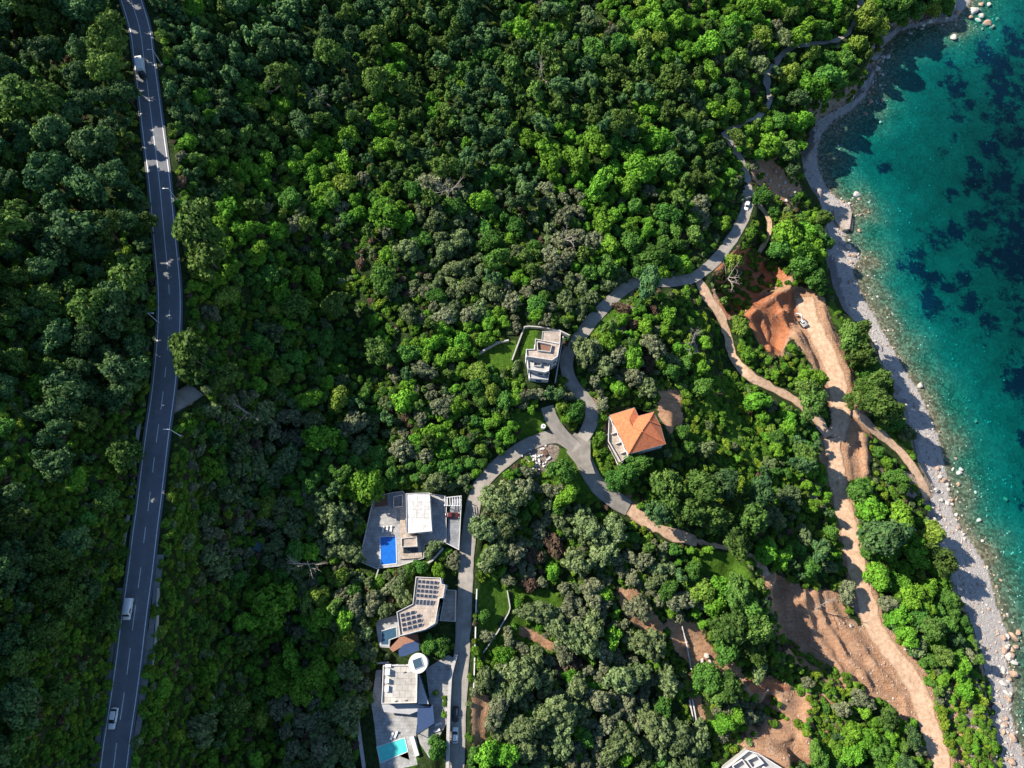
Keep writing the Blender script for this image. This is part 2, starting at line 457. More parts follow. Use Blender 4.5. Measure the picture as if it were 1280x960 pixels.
simple('metal_grey', (.3, .3, .31), .45, metal=.4, var=.1)
simple('concrete', (.42, .40, .38), .9, var=.15, scale=.8, bump=.2)
simple('paint_white', (.78, .78, .77), .35, var=.03, spec=.5)
simple('paint_dark', (.03, .035, .045), .3, var=.1, spec=.5)
simple('paint_red', (.10, .02, .02), .3, var=.1, spec=.5)
simple('paint_yellow', (.60, .36, .05), .5, var=.15)
simple('tyre', (.02, .02, .02), .9, var=.1)
simple('rim', (.45, .45, .47), .35, metal=.8, var=.05)
simple('lamp_lens', (.8, .8, .78), .15, spec=.6, var=.02)
simple('tail_lens', (.4, .02, .02), .2, var=.05)
simple('teal_sheet', (.09, .17, .18), .6, var=.12)
simple('debris', (.62, .60, .58), .85, var=.2, scale=2)
simple('line_white', (.80, .80, .78), .7, var=.25, scale=3)
simple('fabric_pale', (.7, .69, .66), .9, var=.05)
simple('rock_pale', (.48, .44, .40), .9, var=.28, scale=.9, bump=.5)
simple('rock_brown', (.38, .26, .19), .9, var=.3, scale=.9, bump=.5)
simple('rust_red', (.42, .12, .06), .9, var=.2)

def paved(name, c, size):
    m, t, b = newmat(name)
    tc = t.nodes.new('ShaderNodeTexCoord'); br = t.nodes.new('ShaderNodeTexBrick'); br.inputs['Scale'].default_value = 1 / size; br.inputs['Mortar Size'].default_value = .03
    br.inputs['Color1'].default_value = col([v * .88 for v in c]); br.inputs['Color2'].default_value = col([v * 1.1 for v in c]); br.inputs['Mortar'].default_value = col([v * .5 for v in c]); br.inputs['Brick Width'].default_value = 1; br.inputs['Row Height'].default_value = 1
    nz = t.nodes.new('ShaderNodeTexNoise'); nz.inputs['Scale'].default_value = .35; nz.inputs['Detail'].default_value = 7; nz.inputs['Roughness'].default_value = .7
    rp = t.nodes.new('ShaderNodeValToRGB'); rp.color_ramp.elements[0].position = .35; rp.color_ramp.elements[1].position = .62; rp.color_ramp.elements[0].color = (.62, .61, .58, 1); rp.color_ramp.elements[1].color = (1.05, 1.05, 1.05, 1)
    t.links.new(tc.outputs['Object'], br.inputs['Vector']); t.links.new(tc.outputs['Object'], nz.inputs['Vector']); t.links.new(nz.outputs['Fac'], rp.inputs[0])
    mu = t.nodes.new('ShaderNodeMix'); mu.data_type = 'RGBA'; mu.blend_type = 'MULTIPLY'; mu.inputs['Factor'].default_value = 1
    t.links.new(br.outputs['Color'], mu.inputs['A']); t.links.new(rp.outputs[0], mu.inputs['B']); t.links.new(mu.outputs['Result'], b.inputs['Base Color']); b.inputs['Roughness'].default_value = .8
paved('terrace_stone', (.38, .375, .37), .9); paved('terrace_dark', (.24, .25, .27), .8); paved('roof_gravel', (.50, .47, .43), 1.6); paved('roof_pale', (.72, .70, .69), 2.4); paved('concrete_warm', (.46, .38, .32), 1.1)
simple('dead_wood', (.34, .30, .26), .9, var=.2)

# clay tile roof with courses
m, t, b = newmat('clay_tiles')
tc = t.nodes.new('ShaderNodeTexCoord'); wv = t.nodes.new('ShaderNodeTexWave'); wv.inputs['Scale'].default_value = 1.6
wv.bands_direction = 'DIAGONAL'; wv.inputs['Distortion'].default_value = .4
nz = t.nodes.new('ShaderNodeTexNoise'); nz.inputs['Scale'].default_value = 1.5; nz.inputs['Detail'].default_value = 6
t.links.new(tc.outputs['Object'], wv.inputs['Vector']); t.links.new(tc.outputs['Object'], nz.inputs['Vector'])
rp = t.nodes.new('ShaderNodeValToRGB'); rp.color_ramp.elements[0].color = (.52, .14, .055, 1); rp.color_ramp.elements[1].color = (.72, .235, .10, 1)
rp.color_ramp.elements[0].position = .3; rp.color_ramp.elements[1].position = .7
t.links.new(nz.outputs['Fac'], rp.inputs['Fac']); t.links.new(rp.outputs[0], b.inputs['Base Color'])
bp = t.nodes.new('ShaderNodeBump'); bp.inputs['Strength'].default_value = .5; bp.inputs['Distance'].default_value = .08
t.links.new(wv.outputs['Fac'], bp.inputs['Height']); t.links.new(bp.outputs[0], b.inputs['Normal']); b.inputs['Roughness'].default_value = .85

def poolmat(name, c):
    m, t, b = newmat(name)
    tc = t.nodes.new('ShaderNodeTexCoord'); vo = t.nodes.new('ShaderNodeTexVoronoi'); vo.inputs['Scale'].default_value = 1.3; vo.feature = 'SMOOTH_F1'
    t.links.new(tc.outputs['Object'], vo.inputs['Vector'])
    rp = t.nodes.new('ShaderNodeValToRGB'); rp.color_ramp.elements[0].color = col([v * .85 for v in c]); rp.color_ramp.elements[1].color = col([min(1, v * 1.2) for v in c])
    t.links.new(vo.outputs['Distance'], rp.inputs[0]); t.links.new(rp.outputs[0], b.inputs['Base Color'])
    b.inputs['Roughness'].default_value = .05; b.inputs['Specular IOR Level'].default_value = .5
poolmat('pool_blue', (.015, .13, .50)); poolmat('pool_turquoise', (.09, .62, .54)); poolmat('pool_dim', (.04, .09, .14))

# asphalt, tracks
def roadmat(name, a, b_, scale=.5, fine=6, bump=.2, wear=.82):
    m, t, b = newmat(name)
    tc = t.nodes.new('ShaderNodeTexCoord')
    n1 = t.nodes.new('ShaderNodeTexNoise'); n1.inputs['Scale'].default_value = scale; n1.inputs['Detail'].default_value = 8; n1.inputs['Roughness'].default_value = .7
    n2 = t.nodes.new('ShaderNodeTexNoise'); n2.inputs['Scale'].default_value = fine; n2.inputs['Detail'].default_value = 4
    for q in (n1, n2): t.links.new(tc.outputs['Object'], q.inputs['Vector'])
    ad = t.nodes.new('ShaderNodeMix'); ad.inputs[0].default_value = .3
    t.links.new(n1.outputs['Fac'], ad.inputs['A']); t.links.new(n2.outputs['Fac'], ad.inputs['B'])
    rp = t.nodes.new('ShaderNodeValToRGB'); rp.color_ramp.elements[0].position = .33; rp.color_ramp.elements[1].position = .66
    rp.color_ramp.elements[0].color = col(a); rp.color_ramp.elements[1].color = col(b_)
    t.links.new(ad.outputs['Result'], rp.inputs[0])
    aa = t.nodes.new('ShaderNodeAttribute'); aa.attribute_name = 'across'
    wr = t.nodes.new('ShaderNodeValToRGB'); cr = wr.color_ramp; cr.interpolation = 'B_SPLINE'
    for _k in range(5): cr.elements.new(.5)
    for e, (p_, v_) in zip(cr.elements, [(0, .62), (.12, 1), (.27, wear), (.5, 1.0), (.73, wear), (.88, 1), (1, .62)]): e.position = p_; e.color = (v_, v_, v_, 1)
    t.links.new(aa.outputs['Fac'], wr.inputs[0])
    mu = t.nodes.new('ShaderNodeMix'); mu.data_type = 'RGBA'; mu.blend_type = 'MULTIPLY'; mu.inputs['Factor'].default_value = 1
    t.links.new(rp.outputs[0], mu.inputs['A']); t.links.new(wr.outputs[0], mu.inputs['B']); t.links.new(mu.outputs['Result'], b.inputs['Base Color'])
    bp = t.nodes.new('ShaderNodeBump'); bp.inputs['Strength'].default_value = bump; bp.inputs['Distance'].default_value = .15
    t.links.new(ad.outputs['Result'], bp.inputs['Height']); t.links.new(bp.outputs[0], b.inputs['Normal'])
    b.inputs['Roughness'].default_value = .9; b.inputs['Specular IOR Level'].default_value = .2
roadmat('asphalt', (.15, .155, .17), (.215, .22, .235))
roadmat('old_asphalt', (.22, .20, .175), (.44, .395, .345), .35)
roadmat('dirt_track_surface', (.36, .21, .125), (.74, .52, .36), .6, 2.2, 1.0, 1.25)
roadmat('gravel_verge', (.16, .16, .15), (.28, .27, .25), 1, 5, .5)

# ------------------------------------------------------------------ ground material
def build_ground_mat():
    m, t, b = newmat('ground_surface')
    N = t.nodes.new; L = t.links.new
    tc = N('ShaderNodeTexCoord')
    def noise(scale, detail=6, rough=.65):
        q = N('ShaderNodeTexNoise'); q.inputs['Scale'].default_value = scale; q.inputs['Detail'].default_value = detail
        q.inputs['Roughness'].default_value = rough; L(tc.outputs['Object'], q.inputs['Vector']); return q.outputs['Fac']
    def ramp(fac, stops):
        q = N('ShaderNodeValToRGB'); cr = q.color_ramp
        while len(cr.elements) < len(stops): cr.elements.new(.5)
        for e, (p, c) in zip(cr.elements, stops): e.position = p; e.color = col(c)
        L(fac, q.inputs[0]); return q.outputs[0]
    def attr(nm):
        q = N('ShaderNodeAttribute'); q.attribute_name = nm; return q.outputs['Fac']
    def edge(nm, nz, amt=.55, lo=.42, hi=.58):
        """attribute edge broken up by noise"""
        a = N('ShaderNodeMath'); a.operation = 'SUBTRACT'; L(nz, a.inputs[0]); a.inputs[1].default_value = .5
        c = N('ShaderNodeMath'); c.operation = 'MULTIPLY_ADD'; L(a.outputs[0], c.inputs[0]); c.inputs[1].default_value = amt; L(attr(nm), c.inputs[2])
        r = N('ShaderNodeMapRange'); r.inputs['From Min'].default_value = lo; r.inputs['From Max'].default_value = hi
        r.interpolation_type = 'SMOOTHSTEP'; L(c.outputs[0], r.inputs['Value']); return r.outputs[0]
    def mix(f, a, c):
        q = N('ShaderNodeMix'); q.data_type = 'RGBA'; L(f, q.inputs['Factor']); L(a, q.inputs['A']); L(c, q.inputs['B']); return q.outputs['Result']
    n_s, n_m, n_l, n_f = noise(.9), noise(.25), noise(.05), noise(3.5)
    nd = N('ShaderNodeMix'); nd.inputs['Factor'].default_value = .5; L(n_m, nd.inputs['A']); L(n_s, nd.inputs['B']); n_d = nd.outputs['Result']
    under = ramp(n_s, [(.3, (.016, .030, .010)), (.5, (.035, .065, .016)), (.66, (.065, .085, .035)), (.8, (.10, .09, .06))])
    grass = ramp(n_s, [(.3, (.045, .100, .012)), (.55, (.085, .185, .018)), (.75, (.16, .22, .045))])
    dirt = ramp(n_m, [(.3, (.36, .17, .085)), (.48, (.55, .30, .165)), (.62, (.72, .46, .30)), (.78, (.46, .33, .24))])
    mpn = N('ShaderNodeMapping'); mpn.inputs['Rotation'].default_value = (0, 0, R(-62)); mpn.inputs['Scale'].default_value = (.12, .9, 1); L(tc.outputs['Object'], mpn.inputs['Vector'])
    stq = N('ShaderNodeTexNoise'); stq.inputs['Scale'].default_value = 1.3; stq.inputs['Detail'].default_value = 7; stq.inputs['Roughness'].default_value = .7; L(mpn.outputs[0], stq.inputs['Vector'])
    streak = ramp(stq.outputs['Fac'], [(.36, (.27, .12, .06)), (.5, (.62, .36, .21)), (.62, (.78, .56, .39))])
    q = N('ShaderNodeMix'); q.data_type = 'RGBA'; q.inputs['Factor'].default_value = .5; L(dirt, q.inputs['A']); L(streak, q.inputs['B']); dirt = q.outputs['Result']
    dirt2 = ramp(n_f, [(.35, (.22, .10, .055)), (.6, (.64, .38, .24))])
    q = N('ShaderNodeMix'); q.data_type = 'RGBA'; q.inputs['Factor'].default_value = .42; L(dirt, q.inputs['A']); L(dirt2, q.inputs['B']); dirt = q.outputs['Result']
    vo = N('ShaderNodeTexVoronoi'); vo.inputs['Scale'].default_value = 1.1; L(tc.outputs['Object'], vo.inputs['Vector'])
    beach = ramp(n_f, [(.3, (.36, .33, .31)), (.5, (.60, .56, .54)), (.7, (.80, .76, .72))])
    bch2 = ramp(n_s, [(.3, (.24, .19, .16)), (.55, (.48, .44, .41)), (.75, (.60, .57, .54))])
    q = N('ShaderNodeMix'); q.data_type = 'RGBA'; q.inputs['Factor'].default_value = .5; L(beach, q.inputs['A']); L(bch2, q.inputs['B']); beach = q.outputs['Result']
    rocky = ramp(n_s, [(.3, (.20, .15, .11)), (.55, (.38, .30, .24)), (.75, (.55, .50, .45))])
    # seabed
    vs = N('ShaderNodeSeparateColor'); L(vo.outputs['Color'], vs.inputs[0])
    shallow = ramp(vs.outputs[0], [(.1, (.13, .10, .06)), (.55, (.21, .17, .11)), (.9, (.34, .29, .19))])
    sand = ramp(n_m, [(.3, (.22, .24, .22)), (.6, (.30, .33, .30)), (.8, (.38, .41, .38))])
    sb = N('ShaderNodeMix'); sb.data_type = 'RGBA'; sb.inputs['Factor'].default_value = .36; L(sand, sb.inputs['A']); L(shallow, sb.inputs['B'])
    bed = mix(attr('deep'), shallow, sb.outputs['Result'])
    posi = ramp(n_s, [(.3, (.010, .030, .080)), (.7, (.020, .060, .115))])
    bed = mix(edge('posi', noise(.10, 10, .8), 3.8, .56, .86), bed, posi)
    c = mix(edge('grass', n_m, .9), under, grass)
    c = mix(edge('rocky', n_m, 1.0), c, rocky)
    c = mix(edge('dirt', n_d, 1.5, .44, .56), c, dirt)
    redc = ramp(n_d, [(.3, (.34, .11, .05)), (.5, (.52, .20, .095)), (.7, (.62, .30, .17))])
    c = mix(edge('redsoil', n_d, 1.0, .44, .60), c, redc)
    c = mix(edge('beach', n_s, .35), c, beach)
    c = mix(attr('sea'), c, bed)
    L(c, b.inputs['Base Color'])
    b.inputs['Roughness'].default_value = .95; b.inputs['Specular IOR Level'].default_value = .1
    bp = N('ShaderNodeBump'); bp.inputs['Strength'].default_value = 1.0; bp.inputs['Distance'].default_value = .8
    hm = N('ShaderNodeMath'); hm.operation = 'ADD'; L(n_s, hm.inputs[0]); L(n_f, hm.inputs[1]); L(hm.outputs[0], bp.inputs['Height'])
    L(bp.outputs[0], b.inputs['Normal'])
build_ground_mat()

# water: clear sheet over a closed body that takes the red out of the light
m = bpy.data.materials.new('sea_water'); m.use_nodes = True; t = m.node_tree; t.nodes.clear(); MAT['sea_water'] = m
out = t.nodes.new('ShaderNodeOutputMaterial')
tr = t.nodes.new('ShaderNodeBsdfTransparent'); gl = t.nodes.new('ShaderNodeBsdfGlossy'); gl.inputs['Roughness'].default_value = .12
fr = t.nodes.new('ShaderNodeFresnel'); fr.inputs[0].default_value = 1.33
tc = t.nodes.new('ShaderNodeTexCoord'); nz = t.nodes.new('ShaderNodeTexNoise'); nz.inputs['Scale'].default_value = .8; nz.inputs['Detail'].default_value = 6
nz.inputs['Distortion'].default_value = .6
bp = t.nodes.new('ShaderNodeBump'); bp.inputs['Strength'].default_value = .3; bp.inputs['Distance'].default_value = .5
t.links.new(tc.outputs['Object'], nz.inputs['Vector']); t.links.new(nz.outputs['Fac'], bp.inputs['Height'])
t.links.new(bp.outputs[0], gl.inputs['Normal']); t.links.new(bp.outputs[0], fr.inputs['Normal'])
ms = t.nodes.new('ShaderNodeMixShader')
geo = t.nodes.new('ShaderNodeNewGeometry'); inv = t.nodes.new('ShaderNodeMath'); inv.operation = 'SUBTRACT'; inv.inputs[0].default_value = 1
t.links.new(geo.outputs['Backfacing'], inv.inputs[1]); mf = t.nodes.new('ShaderNodeMath'); mf.operation = 'MULTIPLY'
t.links.new(inv.outputs[0], mf.inputs[0]); t.links.new(fr.outputs[0], mf.inputs[1])
t.links.new(mf.outputs[0], ms.inputs[0]); t.links.new(tr.outputs[0], ms.inputs[1]); t.links.new(gl.outputs[0], ms.inputs[2])
t.links.new(ms.outputs[0], out.inputs['Surface'])
va = t.nodes.new('ShaderNodeVolumeAbsorption'); va.inputs['Density'].default_value = .80; va.inputs['Color'].default_value = (.02, .874, .878, 1)
t.links.new(va.outputs[0], out.inputs['Volume'])

# ------------------------------------------------------------------ object helpers
def add_mesh(name, verts, faces, mat=None, parent=None, loc=None, smooth=False):
    me = bpy.data.meshes.new(name)
    me.from_pydata([tuple(v) for v in verts], [], [tuple(f) for f in faces])
    if mat: me.materials.append(MAT[mat] if isinstance(mat, str) else mat)
    me.update()
    if smooth: me.shade_smooth()
    o = bpy.data.objects.new(name, me); C.objects.link(o)
    if loc is not None: o.location = loc
    if parent is not None: o.parent = parent
    return o

def grid_mesh(name, V, nx, ny, mat):
    """fast quad sheet; V is (nx*ny,3)"""
    me = bpy.data.meshes.new(name)
    i, j = np.meshgrid(np.arange(nx - 1), np.arange(ny - 1), indexing='ij')
    a = (i * ny + j).ravel()
    q = np.stack([a, a + ny, a + ny + 1, a + 1], 1).astype(np.int32)
    fast_mesh(me, V, q)
    me.materials.append(MAT[mat])
    o = bpy.data.objects.new(name, me); C.objects.link(o)
    return o

def fast_mesh(me, V, Q):
    k = Q.shape[1]
    me.vertices.add(len(V)); me.vertices.foreach_set('co', np.asarray(V, np.float32).ravel())
    me.loops.add(Q.size); me.loops.foreach_set('vertex_index', Q.ravel().astype(np.int32))
    me.polygons.add(len(Q))
    me.polygons.foreach_set('loop_start', np.arange(0, Q.size, k, dtype=np.int32))
    me.update(calc_edges=True)

def tag(o, label=None, cat=None, group=None, kind=None):
    if label: o['label'] = label
    if cat: o['category'] = cat
    if group: o['group'] = group
    if kind: o['kind'] = kind
    return o

def thing(name, loc, label, cat, group=None, rz=0.0):
    o = bpy.data.objects.new(name, None); C.objects.link(o)
    o.location = loc; o.rotation_euler = (0, 0, rz); o.empty_display_size = .5
    return tag(o, label, cat, group)

def attr_set(o, name, vals):
    a = o.data.attributes.new(name, 'FLOAT', 'POINT'); a.data.foreach_set('value', np.asarray(vals, np.float32).ravel())

# ------------------------------------------------------------------ ground sheet
PX, PY = project(XX, YY, ZZ)
def soft_poly(polys, soft):
    s = np.zeros(XX.shape)
    for p in polys:
        xs = [q[0] for q in p]; ys = [q[1] for q in p]
        m = (PX > min(xs) - 3 * soft) & (PX < max(xs) + 3 * soft) & (PY > min(ys) - 3 * soft) & (PY < max(ys) + 3 * soft) & (np.abs(YY) < 400) & (np.abs(XX) < 400)
        if not m.any(): continue
        a, b = PX[m], PY[m]
        ins = inside(a, b, p); d, _ = seg_dist(a, b, p + [p[0]])
        s[m] = np.maximum(s[m], np.clip(.5 + np.where(ins, d, -d) / (2 * soft), 0, 1))
    return s
def strip_poly(pts, hw):
    P = np.array(pts, float); T = np.gradient(P, axis=0); T /= np.hypot(T[:, 0], T[:, 1])[:, None]
    Nn = np.stack([-T[:, 1], T[:, 0]], 1)
    return [tuple(q) for q in P + Nn * hw] + [tuple(q) for q in (P - Nn * hw)[::-1]]
DIRT = [
 [(932,394),(948,370),(985,356),(1008,360),(1030,372),(1038,400),(1054,432),(1068,470),(1066,520),(1082,548),(1088,594),(1070,602),(1048,594),(1030,556),(1040,525),(1028,480),(1004,440),(988,420),(978,447),(955,434)],
 strip_poly([(1035,545),(1045,600),(1058,650),(1070,710),(1082,745),(1095,790),(1117,815),(1147,850),(1162,890),(1182,965)], 15),
 [(962,712),(990,728),(1010,735),(1045,738),(1062,772),(1085,792),(1122,830),(1142,860),(1152,905),(1125,908),(1095,885),(1060,866),(1030,850),(1000,832),(975,808),(958,770),(952,712)],
 [(925,842),(975,845),(1012,862),(1050,872),(1040,900),(1025,945),(1012,965),(955,970),(925,930),(900,945),(915,900)],
 [(822,488),(850,486),(854,530),(838,542),(824,522)], [(832,772),(872,778),(892,812),(928,834),(922,852),(870,838),(843,812)],
 [(590,868),(612,868),(606,932),(590,932)], [(770,732),(798,738),(832,785),(815,806),(778,765)],
 [(935,192),(975,196),(1002,232),(998,262),(968,248),(942,226)], [(648,784),(668,788),(694,805),(690,816),(664,800),(646,794)],
 [(216,490),(246,484),(242,506),(216,516)], [(895,335),(925,306),(965,330),(995,352),(955,366),(930,392),(905,398),(890,372)],
 [(780,628),(800,632),(815,655),(795,660)], [(1075,600),(1092,570),(1080,480),(1062,480)], [(757,512),(772,545),(770,580),(756,560)],
 [(782,600),(800,625),(795,645),(778,632)],[(920,375),(905,368),(892,372),(905,400),(925,398)],[(855,850),(870,840),(882,900),(868,905)],
 [(1188,852),(1205,880),(1215,930),(1210,962),(1195,962),(1190,900)],[(735,485),(750,487),(748,508),(737,500)],
]
ROCKY = [[(1100,585),(1140,590),(1155,615),(1140,622),(1110,610)],[(1040,735),(1095,760),(1160,840),(1200,900),(1225,965),(1185,965),(1150,860),(1090,790)],
 [(1185,800),(1215,830),(1240,900),(1255,965),(1210,965),(1205,900)],[(1010,860),(1060,880),(1080,900),(1010,910)],[(660,552),(700,558),(690,590),(668,605),(655,580)],
 [(1000,595),(1045,600),(1045,640),(1010,630)],[(1125,10),(1160,22),(1200,10),(1200,30),(1110,45)],[(380,600),(400,640),(395,660),(375,630)],[(375,720),(405,720),(395,800),(375,790)],
 [(795,385),(830,340),(812,332),(770,395),(758,420),(775,425)], [(860,400),(880,410),(880,440),(870,450)]]
GRASS = [[(640,515),(690,515),(694,538),(650,552),(636,540)],[(655,555),(712,562),(740,600),(760,625),(720,630),(690,620),(672,600)],[(598,722),(636,735),(638,762),(612,785),(596,800)],
 [(640,730),(700,740),(710,790),(660,800),(640,780)],[(860,690),(925,690),(952,740),(930,760),(870,720)],[(735,520),(762,515),(760,580),(800,590),(790,620),(760,615),(737,575)],
 [(860,470),(920,470),(975,520),(1000,600),(940,620),(880,560),(850,500)],[(655,410),(672,412),(668,440),(650,445)],[(600,430),(645,425),(650,460),(640,500),(600,500)],
 [(690,485),(728,500),(732,530),(700,528)],[(1060,590),(1085,600),(1080,640),(1060,620)],[(1105,515),(1140,545),(1150,570),(1110,545)],[(598,790),(700,760),(690,820),(600,840)],
 [(940,130),(980,150),(985,190),(940,190)],[(1035,370),(1050,390),(1060,420),(1040,400)],[(740,390),(800,350),(760,430),(735,470)],[(225,560),(245,570),(250,700),(220,700)],[(495,942),(530,930),(520,960),(490,960)]]
gV = np.stack([XX.ravel(), YY.ravel(), ZZ.ravel()], 1)
ground = grid_mesh('ground', gV, len(GX), len(GY), 'ground_surface')
ground.data.shade_smooth()
tag(ground, kind='structure')
dS, _ = seg_dist(XX, YY, shore_x)
is_sea = inside(XX, YY, sea_poly)
is_low = inside(XX, YY, low_poly)
attr_set(ground, 'sea', is_sea.astype(float))
attr_set(ground, 'beach', (is_low | is_sea).astype(float))
attr_set(ground, 'deep', sstep(6, 26, dS))
attr_set(ground, 'dirt', soft_poly(DIRT, 7))
attr_set(ground, 'redsoil', soft_poly([[(930,394),(946,370),(992,362),(996,395),(985,420),(975,446),(952,436)], [(895,330),(930,305),(990,345),(950,366),(930,392),(900,398)], [(930,845),(975,848),(990,862),(940,866)]], 6))
attr_set(ground, 'grass', soft_poly(GRASS, 6))
dI, _ = seg_dist(XX, YY, inner_x)
rk = np.maximum(soft_poly(ROCKY, 6), np.where(is_low, 0, .62 * (1 - sstep(2, 7, dI))))
attr_set(ground, 'rocky', rk)
POSI = [(1190,98,11),(1196,112,10),(1228,72,16),(1250,78,22),(1276,70,30),(1250,115,14),(1278,110,30),(1195,172,6),(1180,192,5),(1103,212,6),(1200,150,9),(1218,205,8),(1240,180,14),
(1268,175,22),(1258,222,18),(1285,250,36),(1150,318,11),(1146,334,12),(1160,350,9),(1165,382,10),(1158,366,8),(1176,300,12),(1196,292,10),(1222,282,14),(1240,270,14),(1262,300,28),(1230,325,12),
(1286,330,40),(1190,360,9),(1200,345,9),(1214,382,12),(1230,400,9),(1240,412,11),(1264,440,9),(1276,388,12),(1270,425,9),(1262,458,9),(1284,470,20),(1280,515,8),(1284,545,10),(1290,600,14),
(1216,232,10),(1232,245,9),(1186,82,8),(1210,130,8),(1188,240,7),(1170,345,8),(1205,405,8),(1226,300,9),(1330,200,34),(1335,420,34),(1330,20,24),(1350,620,34),(1350,850,34)]
ps = np.zeros(XX.shape)
mm = is_sea & (np.abs(XX) < 500) & (np.abs(YY) < 500)
a, b = PX[mm], PY[mm]; acc = np.zeros(a.shape)
for (u, v, r_) in POSI: acc = np.maximum(acc, 1 - np.hypot(a - u, b - v) / (3.2 * r_))
ps[mm] = np.clip(acc, 0, 1)
ps[is_sea & ~mm] = .5
attr_set(ground, 'posi', ps)

# sea: one closed body of water, top at z = 0
xs = np.linspace(20, 4400, 12); W = 4400
bm = bmesh.new(); bmesh.ops.create_cube(bm, size=1)
for v in bm.verts:
    v.co.x = 60 if v.co.x < 0 else W; v.co.y = -3400 if v.co.y < 0 else 4400; v.co.z = 0 if v.co.z > 0 else -60
me = bpy.data.meshes.new('sea_water'); bm.to_mesh(me); bm.free(); me.materials.append(MAT['sea_water'])
seao = bpy.data.objects.new('sea_water', me); C.objects.link(seao); tag(seao, kind='structure')

# ------------------------------------------------------------------ roads, lines, verge
def strip(name, pts, off0, off1, dz, mat, wob=0.0, seed=0, kind='structure', thick=0):
    P = np.asarray(pts, float); T = np.gradient(P[:, :2], axis=0); T /= np.hypot(T[:, 0], T[:, 1])[:, None]
    Nn = np.stack([T[:, 1], -T[:, 0]], 1)          # to the right of travel
    s = np.arange(len(P))
    w0 = off0 + wob * fbm(s / 4.0, s * 0 + seed, 60 + seed, 3); w1 = off1 + wob * fbm(s / 4.0, s * 0 + seed + 9, 70 + seed, 3)
    cols = []
    K = 9
    for k in range(K):
        o = w0 + (w1 - w0) * k / (K - 1)
        cols.append(np.stack([P[:, 0] + Nn[:, 0] * o, P[:, 1] + Nn[:, 1] * o, P[:, 2] + dz], 1))
    V = np.stack(cols, 1).reshape(-1, 3)
    o = grid_mesh(name, V, len(P), K, mat)
    attr_set(o, 'across', np.tile(np.linspace(0, 1, K), len(P)))
    tag(o, kind=kind)
    return o

hp, hw_ = road_w['highway']
strip('highway', hp, -3.75, 3.75, 0.0, 'asphalt')
# travel runs from the top of the photograph to the bottom: +offset is the left side of the picture
def subline(pts, t0, t1, n=None):
    i0, i1 = int(t0), int(t1)
    return pts[max(i0, 0):min(i1, len(pts))]
strip('edge_line', hp, -3.12, -2.92, .008, 'line_white')
strip('edge_line', hp, 2.92, 3.12, .008, 'line_white')
hpx, hpy = project(hp[:, 0], hp[:, 1], hp[:, 2])
V, Q = [], []
DASH = [(-60,337),(352,371),(385,402),(418,440),(455,476),(488,512),(528,553),(568,595),(610,640),(656,681),(705,737),(755,791),(809,845),(864,901),(926,972)]
Tn = np.gradient(hp[:, :2], axis=0); Tn /= np.hypot(Tn[:, 0], Tn[:, 1])[:, None]
for a, b in DASH:
    idx = np.where((hpy >= a) & (hpy <= b))[0]
    if len(idx) < 2: continue
    for k, i in enumerate(idx):
        nx_, ny_ = Tn[i, 1], -Tn[i, 0]
        V.append((hp[i, 0] - nx_ * .08, hp[i, 1] - ny_ * .08, hp[i, 2] + .008)); V.append((hp[i, 0] + nx_ * .08, hp[i, 1] + ny_ * .08, hp[i, 2] + .008))
        if k: m_ = len(V); Q.append((m_ - 4, m_ - 3, m_ - 1, m_ - 2))
tag(add_mesh('centre_line', V, Q, 'line_white'), kind='structure')
low = hp[(hpy > 690) & (hpy < 1000)]
strip('gravel_verge', low, -5.4, -3.75, -.03, 'gravel_verge', .35, 3)
strip('gravel_verge', hp[(hpy > 735) & (hpy < 1000)], 3.75, 6.2, -.03, 'gravel_verge', .35, 5)
SURF = {'lane_upper': 'old_asphalt', 'lane_main': 'old_asphalt', 'lane_west': 'old_asphalt', 'lane_drive': 'old_asphalt', 'lane_east': 'old_asphalt', 'path_upper': 'old_asphalt', 'path_side': 'dirt_track_surface', 'lay_by': 'old_asphalt', 'track_faded': 'dirt_track_surface',
        'track_east': 'dirt_track_surface', 'track_south': 'dirt_track_surface', 'track_beach': 'dirt_track_surface', 'track_mid': 'dirt_track_surface', 'track_pit': 'dirt_track_surface'}
lift = {'track_faded': -.05, 'lay_by': -.04, 'lane_upper': -.02, 'path_side': -.03, 'lane_main': .0, 'lane_west': .008, 'lane_drive': .016, 'lane_east': .024, 'path_upper': 0, 'track_east': -.02, 'track_south': -.035, 'track_beach': -.05, 'track_mid': -.01, 'track_pit': -.06}
for i, (k, mt) in enumerate(SURF.items()):
    pts, wd = road_w[k]
    strip('lane' if 'lane' in k else 'dirt_track' if 'track' in k else 'path', pts, -wd / 2, wd / 2, lift[k], mt, .35 if 'lane' in k else 1.1, 10 + i)
# the open fork where the lanes meet
jp = [(683,508),(694,512),(706,530),(722,543),(732,530),(742,530),(738,550),(738,575),(744,592),(732,592),(720,580),(706,563),(694,554),(684,556),(684,546)]
V = []
for a, b in jp:
    X, Y = at(a, b, junction[2]); V.append((float(X), float(Y), junction[2] + .03))
bm = bmesh.new(); f = bm.faces.new([bm.verts.new(v) for v in V]); bmesh.ops.triangulate(bm, faces=[f])
me = bpy.data.meshes.new('road_fork'); bm.to_mesh(me); bm.free(); me.materials.append(MAT['old_asphalt'])
# the fork is flat; press the land under it flat too was done by the road profiles
fork = bpy.data.objects.new('road_fork', me); C.objects.link(fork); tag(fork, kind='structure')
# ------------------------------------------------------------------ foliage meshes (unit crown radius, base of the tree at z = 0)
def ico(sub):
    bm = bmesh.new(); bmesh.ops.create_icosphere(bm, subdivisions=sub, radius=1)
    V = np.array([v.co[:] for v in bm.verts]); Fc = np.array([[v.index for v in f.verts] for f in bm.faces]); bm.free(); return V, Fc
ICO1 = ico(1); ICO2 = ico(2)

